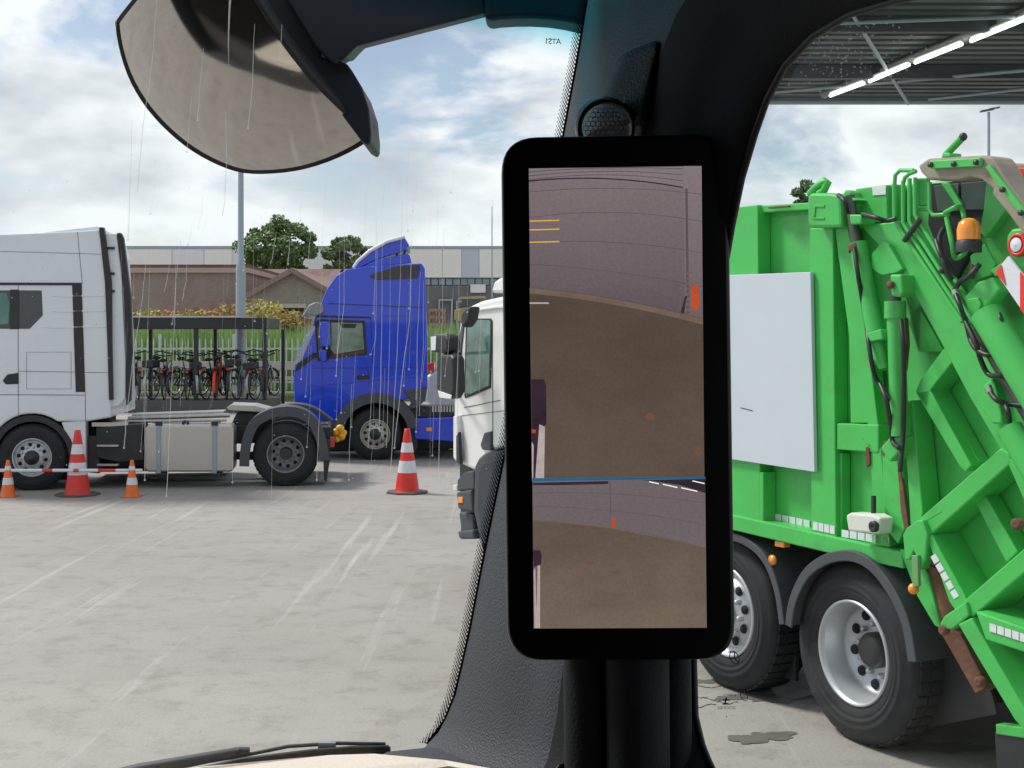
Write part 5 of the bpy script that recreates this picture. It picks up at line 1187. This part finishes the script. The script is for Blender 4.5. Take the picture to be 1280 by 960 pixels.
    rn.build('rain_tracks', wm, ws); dr.build('rain_drops', wm, ws)
    # etched lettering, seen mirrored from inside
    def text(body, pl_, px, py, size, w=-.002, par=t, name='glass_lettering', sx=1.0):
        if pl_ is SG: sx = 1.75
        cu = bpy.data.curves.new('tmp', 'FONT'); cu.body = body; cu.size = size; cu.align_x = 'CENTER'
        o = bpy.data.objects.new('tmp', cu); COL.objects.link(o); dg_ = bpy.context.evaluated_depsgraph_get(); me = bpy.data.meshes.new_from_object(o.evaluated_get(dg_))
        bpy.data.objects.remove(o); c0 = pl_.pt(px, py, w); mbx = MB()
        sl = (c0.z-H)/c0.y*pl_.d.y*sx if pl_ is SG else 0
        mbx.add([c0-pl_.d*v.co.x*sx+Vector((0, 0, v.co.y-v.co.x*sl)) for v in me.vertices], [list(p.vertices) for p in me.polygons]); mbx.build(name, ft, par)
    text('A1S1', WS, 691, 55, .0085); 
    ul = MB(); ul.rod(WS.pt(683, 49, -.002), WS.pt(697, 49, -.002), .0004, 4); ul.build('glass_mark', ft, t)
    text('000014', SG, 911, 861.5, .0034); text('E 000914', SG, 912, 870.5, .0032)
    text('DCN M 502', SG, 908, 886.5, .0034); text('6', SG, 908, 897, .003); text('.........', SG, 917, 895, .003)
    text('CCC', SG, 930, 872, .0030)
    rg = MB()
    def circ(px, py, r, wd=.0003): 
        c0 = SG.pt(px, py, -.002); rg.tube([c0+SG.d*1.7*r*math.cos(R(i*15))+Vector((0, 0, r*math.sin(R(i*15)))) for i in range(25)], wd, 4)
    circ(930, 870, .0034)
    c0 = SG.pt(918, 822, -.002); circ(918, 822, .0046, .0004)
    for a in (90, 210, 330): rg.rod(c0, c0+SG.d*.0075*math.cos(R(a))+Vector((0, 0, .0044*math.sin(R(a)))), .0005, 4)
    for a, b in (((904, 875), (912, 875)), ((904, 880), (911, 880)), ((908, 872), (906, 880))): rg.rod(SG.pt(*a, -.002), SG.pt(*b, -.002), .0007, 4)
    rg.build('glass_mark', ft, t)
own_cab()

# ------------------------------------------------------------------ front mirror outside the windscreen
def front_mirror():
    t = thing('front_mirror', 'large convex front mirror on a black arm outside the windscreen', 'mirror', P(330, 60, 1.75))
    nrm = Vector((-.24, -.74, -.62)).normalized(); c = P(300, 90, 1.72)
    def on(px, py, off=0):
        ray = Vector(((px-640)/F, 1, -(py-HY)/F)); cp = Vector((0, 0, H)); k = (c+nrm*off-cp).dot(nrm)/ray.dot(nrm); return cp+ray*k
    out = [(330, 0), (459, 178), (452, 187), (420, 202), (380, 214), (340, 220), (300, 222), (270, 214), (235, 196), (205, 172), (178, 143), (158, 110), (146, 75), (139, 38), (142, 28), (165, 0), (190, -30), (230, -60), (290, -60)]
    def sm(pts, n=4):
        r = []; k = len(pts)
        for i in range(k):
            p0, p1, p2, p3 = [Vector(pts[(i+j) % k]) for j in (-1, 0, 1, 2)]
            for q in range(n):
                s = q/n; v = .5*((2*p1)+(p2-p0)*s+(2*p0-5*p1+4*p2-p3)*s*s+(3*p1-p0-3*p2+p3)*s**3); r.append((v.x, v.y))
        return r
    o2 = sm(out[1:-1]+[(290, -58), (296, -50), (330, -2), (373, 58), (416, 118), (452, 168)], 3)
    cx, cy = 300, 80; Rd = .36
    mb = MB(); ctr = on(cx, cy); rings = 22; n = len(o2)
    for k in range(1, rings+1):
        for x, y in o2:
            p = on(cx+(x-cx)*k/rings*.965, cy+(y-cy)*k/rings*.965); d = (p-ctr).length; mb.v.append(p+nrm*(math.sqrt(Rd*Rd-d*d)-Rd+.035))
    mb.v.append(ctr+nrm*.035); ce = len(mb.v)-1
    for j in range(n): mb.f.append([j, (j+1) % n, ce]); mb.m.append(0); mb.sm.append(True)
    for k in range(rings-1):
        for j in range(n): mb.f.append([k*n+j, (k+1)*n+j, (k+1)*n+(j+1) % n, k*n+(j+1) % n]); mb.m.append(0); mb.sm.append(True)
    mm = mat('mirror_silver', (.50, .475, .45), .03, metal=1, var=.02); mm.node_tree.nodes['Principled BSDF'].inputs['Roughness'].default_value = .02
    mb.build('mirror_glass', mm, t)
    # housing shell: rim ring then a dished back
    hb = MB(); k2 = 7
    for i in range(k2+1):
        s = i/k2; sc = 1.0 if i == 0 else math.cos(s*math.pi/2*.93)**.55; off = -.045*math.sin(s*math.pi/2)
        for j, (x, y) in enumerate(o2):
            p = on(cx+(x-cx)*sc*1.0, cy+(y-cy)*sc)
            d = (on(cx+(x-cx)*.965, cy+(y-cy)*.965)-ctr).length
            front = math.sqrt(Rd*Rd-d*d)-Rd+.035
            hb.v.append(p+nrm*(front if i == 0 else front+off-.01))
    for i in range(k2):
        for j in range(n): hb.f.append([i*n+j, (i+1)*n+j, (i+1)*n+(j+1) % n, i*n+(j+1) % n]); hb.m.append(0); hb.sm.append(True)
    # inner lip
    b = len(hb.v)
    for x, y in o2:
        p = on(cx+(x-cx)*.962, cy+(y-cy)*.962); d = (p-ctr).length; hb.v.append(p+nrm*(math.sqrt(Rd*Rd-d*d)-Rd+.034))
    for j in range(n): hb.f.append([j, (j+1) % n, b+(j+1) % n, b+j]); hb.m.append(0); hb.sm.append(False)
    hs = hb.build('housing', M['black'], t)
    Yh = 1.72
    MB().prism([P(x, y, Yh) for x, y in [(285, -60), (322, 0), (452, 177), (460, 182), (463.5, 178), (464, 165), (461, 135), (452, 108), (440, 88), (434, 80), (425, 76), (400, 70), (420, 0), (420, -60), (340, -60)]], (0, .12, 0)).build('side_shell', M['mplastic'], t, bevel=.008, seg=3)
    MB().prism([P(x, y, 1.70) for x, y in [(345, -80), (352, -10), (395, 60), (412, 77), (419, 80), (424, 75), (430, 75), (438, 66), (446, 58), (608, 16), (604, -4), (640, -90)]], (0, .10, .02)).build('arm', M['mplastic'], t, bevel=.012, seg=3)
    MB().prism([P(x, y, 1.69) for x, y in [(606, 20), (608.5, 27), (625, 24.5), (645, 23.2), (665, 23), (690, 24.5), (710, 27.5), (727, 31.5), (760, 38), (790, 10), (790, -90), (600, -90)]], (0, .13, .02)).build('arm_bracket', M['mplastic'], t, bevel=.01, seg=3)
front_mirror()

# ------------------------------------------------------------------ monitor
def monitor():
    Y = 1.0
    t = thing('mirror_monitor', 'tall black camera monitor on the pillar showing two rear views', 'monitor', P(772, 828, Y))
    # rounded body
    cor = [(626, 168), (913, 164), (921, 824), (636, 829)]
    def rr(inset, r):
        q = []
        quad = [(626+inset, 171+inset), (911-inset, 166+inset), (920-inset, 826-inset), (634+inset, 827-inset)]
        # push the rounded corners inside
        n = 4
        for i in range(4):
            p = Vector(quad[i]); a = (Vector(quad[i-1])-p).normalized(); b = (Vector(quad[(i+1) % 4])-p).normalized()
            s, e = p+a*r, p+b*r
            for k in range(9):
                u = k/8; q.append(tuple((s*(1-u)**2+p*2*u*(1-u)+e*u*u)))
        return q
    mb = MB(); n = 36
    prof = [(14, .045, 46), (3, .030, 46), (0, .014, 46), (.3, .004, 46), (2.2, .0, 44), (6, -.001, 42)]
    for ins, dy, r in prof: mb.v += [P(x, y, Y)+Vector((0, dy, 0)) for x, y in rr(ins, r)]
    for i in range(len(prof)-1):
        for j in range(n): mb.f.append([i*n+j, i*n+(j+1) % n, (i+1)*n+(j+1) % n, (i+1)*n+j]); mb.m.append(0); mb.sm.append(True)
    mb.f.append([(len(prof)-1)*n+j for j in range(n)]); mb.m.append(0); mb.sm.append(False)
    mb.f.append(list(range(n))[::-1]); mb.m.append(0); mb.sm.append(False)
    mb.build('housing', M['housing'], t)
    MB().prism([P(x, y, 1.05) for x, y in [(700, 300), (860, 300), (860, 700), (700, 700)]], (0, .12, 0)).build('bracket', M['trimx'], t)
    # screen content: flat picture layers, back to front
    def em(name, a, b, sc=8, st=1.0, grain=.07, top=1.0, bot=1.0, zt=None, zb=None):
        m = bpy.data.materials.new(name); m.use_nodes = True; N = m.node_tree.nodes; L = m.node_tree.links
        for q in list(N): N.remove(q)
        o = N.new('ShaderNodeOutputMaterial'); e = N.new('ShaderNodeEmission'); e.inputs[1].default_value = st; L.new(e.outputs[0], o.inputs[0])
        tc = N.new('ShaderNodeTexCoord'); mp = N.new('ShaderNodeMapping'); mp.inputs['Scale'].default_value = (1, 1, 2.2); L.new(tc.outputs['Object'], mp.inputs[0])
        n1 = N.new('ShaderNodeTexNoise'); n1.inputs['Scale'].default_value = sc; n1.inputs['Detail'].default_value = 8; n1.inputs['Roughness'].default_value = .6; L.new(mp.outputs[0], n1.inputs['Vector'])
        r = N.new('ShaderNodeMapRange'); r.inputs[1].default_value = .3; r.inputs[2].default_value = .7; L.new(n1.outputs[0], r.inputs[0])
        x = N.new('ShaderNodeMix'); x.data_type = 'RGBA'; L.new(r.outputs[0], x.inputs['Factor']); x.inputs[6].default_value = (*a, 1); x.inputs[7].default_value = (*b, 1)
        n2 = N.new('ShaderNodeTexNoise'); n2.inputs['Scale'].default_value = 420; L.new(tc.outputs['Object'], n2.inputs['Vector'])
        r2 = N.new('ShaderNodeMapRange'); r2.inputs[1].default_value = .3; r2.inputs[2].default_value = .7; r2.inputs[3].default_value = 1-grain; r2.inputs[4].default_value = 1+grain; L.new(n2.outputs[0], r2.inputs[0])
        v = N.new('ShaderNodeVectorMath'); v.operation = 'SCALE'; L.new(x.outputs[2], v.inputs[0])
        if zt is not None:
            sp = N.new('ShaderNodeSeparateXYZ'); L.new(tc.outputs['Object'], sp.inputs[0]); g_ = N.new('ShaderNodeMapRange'); g_.inputs[1].default_value = P(0, zt, Y).z-t.location.z; g_.inputs[2].default_value = P(0, zb, Y).z-t.location.z
            g_.inputs[3].default_value = top; g_.inputs[4].default_value = bot; L.new(sp.outputs['Z'], g_.inputs[0]); mu = N.new('ShaderNodeMath'); mu.operation = 'MULTIPLY'; L.new(g_.outputs[0], mu.inputs[0]); L.new(r2.outputs[0], mu.inputs[1]); L.new(mu.outputs[0], v.inputs['Scale'])
        else: L.new(r2.outputs[0], v.inputs['Scale'])
        L.new(v.outputs[0], e.inputs[0])
        return m
    wallm = em('feed_wall', (.112, .088, .095), (.125, .10, .107), 5, top=1.25, bot=.72, zt=215, zb=390)
    wall2 = em('feed_wall_side', (.125, .10, .108), (.14, .115, .122), 5, top=1.2, bot=.8, zt=215, zb=390)
    floorm = em('feed_floor', (.068, .048, .036), (.084, .062, .048), 14, top=.85, bot=1.05, zt=400, zb=560)
    floor2 = em('feed_floor_low', (.085, .062, .047), (.115, .086, .066), 14, top=.85, bot=1.2, zt=660, zb=780)
    wall3 = em('feed_wall_low', (.105, .085, .092), (.12, .098, .105), 6)
    kerbm = em('feed_kerb', (0.099, 0.071, 0.050), (0.136, 0.099, 0.074), 20)
    linem = em('feed_joint', (.07, .055, .062), (.08, .062, .07), 20)
    dkm = em('feed_dark', (.018, .012, .018), (.035, .02, .03), 20)
    whm = em('feed_white', (0.288, 0.232, 0.224), (0.360, 0.304, 0.296), 20)
    orm = em('feed_orange', (0.315, 0.042, 0.014), (0.385, 0.063, 0.021), 30)
    ylm = em('feed_yellow_line', (0.527, 0.306, 0.034), (0.527, 0.306, 0.034), 20, grain=.02)
    blm = em('feed_blue_bar', (0.008, 0.080, 0.176), (0.012, 0.104, 0.216), 20, grain=.02)
    lim = em('feed_lights', (.75, .75, .68), (.8, .8, .75), 20)
    brm = em('feed_brown_spot', (.12, .062, .036), (.10, .058, .038), 30) if True else em('x', (0.098, 0.038, 0.017), (0.084, 0.038, 0.021), 30)
    lay = [0]
    def sheet(name, mm, pts, par, lv):
        return MB().add([P(x, y, Y)+Vector((0, -.002-.0002*lv, 0)) for x, y in pts], [list(range(len(pts)))]).build(name, mm, par)
    def curve(x0, y0, x1, y1, bow, n=16): return [(x0+(x1-x0)*i/n, y0+(y1-y0)*i/n-bow*4*(i/n)*(1-i/n)) for i in range(n+1)]
    def strip(name, mm, cv, th, par, lv): return sheet(name, mm, cv+[(x, y+th) for x, y in reversed(cv)], par, lv)
    sc = sheet('screen', wallm, [(661, 211), (876.5, 208), (880, 598), (665, 600)], t, 0)
    st = curve(661, 222, 853, 235, 8)
    sheet('shutter', wall2, [(661, 211), (852, 209), (853, 234)]+curve(853, 234, 661, 226, 7), sc, 1)
    for k in (0, 5, 10): strip('shutter_line', linem, curve(661, 212+k+3, 852, 211+k*1.5, 3+k*.4), 1.0, sc, 2)
    strip('shutter_edge', dkm, curve(661, 226, 853, 234, 7), 1.6, sc, 2)
    sheet('side_wall_view', wall2, [(854, 208), (876.5, 208), (878, 420), (856, 416)], sc, 1)
    sheet('wall_joint', linem, [(856, 236), (859, 236), (861, 400), (858, 400)], sc, 2)
    for a, b, w in ((240, 243, 6), (272, 277, 9), (304, 316, 7), (330, 358, 4)): strip('wall_joint', linem, curve(662, a, 877, b, w), .8, sc, 2)
    fl = curve(662, 362, 878, 402, 5)
    sheet('floor_view', floorm, fl+[(880, 597), (665, 599)], sc, 2)
    strip('kerb_view', kerbm, curve(662, 360, 878, 399, 5), 7, sc, 3)
    strip('kerb_view', linem, curve(662, 359, 878, 398, 5), 1.2, sc, 4)
    sheet('bin_view', orm, [(863, 360), (866, 356), (872, 357), (873.5, 378), (872, 388), (864, 388)], sc, 4)
    for i in range(9): sheet('ladder_view', kerbm, [(858, 340+i*6.5), (864, 340+i*6.5), (864, 343+i*6.5), (858, 343+i*6.5)], sc, 4)
    sheet('pipe_view', dkm, [(850, 392), (856, 370), (858, 370), (854, 393)], sc, 4)
    for i, y in enumerate((276, 287, 302.5)): sheet('distance_line', ylm, [(662, y), (699, y-1), (699, y+.6), (662, y+1.6)], sc, 5); 
    sheet('distance_line', whm, [(662, 378), (686, 378), (686, 380), (662, 380)], sc, 5)
    sheet('trailer_view', dkm, [(664, 474), (680, 474), (682.5, 482), (683, 530), (680, 532), (680, 597), (665, 597)], sc, 5)
    sheet('fairing_view', whm, [(674, 530), (681, 533), (680, 597), (669, 597)], sc, 6)
    sheet('fairing_view', whm, [(664.5, 552), (667, 556), (666.5, 597), (665, 597)], sc, 6)
    sheet('lamp_view', orm, [(664.5, 536), (670, 537), (669, 541), (665, 541)], sc, 6)
    for x, y, w, h in ((812, 521, 6, 5), (872, 563, 5, 6)): sheet('floor_stain', brm, [(x+w*math.cos(q*.7), y+h*math.sin(q*.7)) for q in range(9)], sc, 5)
    # lower picture
    lo = sheet('lower_screen', floor2, [(665.5, 601), (881, 598), (883, 784), (667, 785)], t, 0)
    wl = [(665.5, 601), (881, 598), (881.5, 684)]+curve(881.5, 684, 666, 650, 6)
    sheet('wall_view', wall3, wl, lo, 1)
    sheet('side_wall_view', wall3, [(762, 600), (881, 598), (881.5, 683), (764, 660)], lo, 2)
    sheet('canopy_view', dkm, [(800, 600), (881, 598), (881, 616), (850, 606), (815, 601)], lo, 3)
    for a, b in ((811, 823), (828, 846), (851, 871), (865, 880)):
        ya = 601+(a-811)*.19 if a != 865 else 600; sheet('light_view', lim, [(a, ya), (b, ya+(b-a)*.22), (b, ya+(b-a)*.22+1.2), (a, ya+1.2)], lo, 4)
    strip('kerb_view', kerbm, curve(666, 649, 881.5, 683, 6), 1.6, lo, 3)
    for a, b in ((616, 628), (632, 655)): strip('wall_joint', linem, curve(666, a, 881, b, 5), .6, lo, 3)
    sheet('wall_joint', linem, [(761.5, 601), (762.5, 601), (763.5, 645), (762.5, 645)], lo, 3)
    sheet('shutter_edge', dkm, [(666, 603), (760, 601), (760, 604.5), (700, 606), (666, 606)], lo, 3)
    sheet('bin_view', orm, [(764, 648), (768, 647), (769.5, 653), (768, 659), (764.5, 659)], lo, 4)
    sheet('trailer_view', dkm, [(666, 687), (675, 687), (677, 693), (676, 705), (667, 708)], lo, 4)
    sheet('fairing_view', whm, [(672, 705), (675, 706), (675, 784), (670, 784)], lo, 4)
    sheet('fairing_view', whm, [(667, 712), (669, 709), (671, 784), (668, 784)], lo, 4)
    for x, y, w, h in ((770, 715, 7, 2), (737, 703, 5, 2), (730, 722, 10, 4)): sheet('floor_stain', brm if w < 9 else floor2, [(x+w*math.cos(q*.7), y+h*math.sin(q*.7)) for q in range(9)], lo, 5)
    sheet('divider_bar', blm, [(664.5, 597.5), (881, 595.5), (881, 598), (664.5, 601)], t, 7)
    gm, *_ = glass('monitor_cover', (1, 1, 1), .012)
monitor()
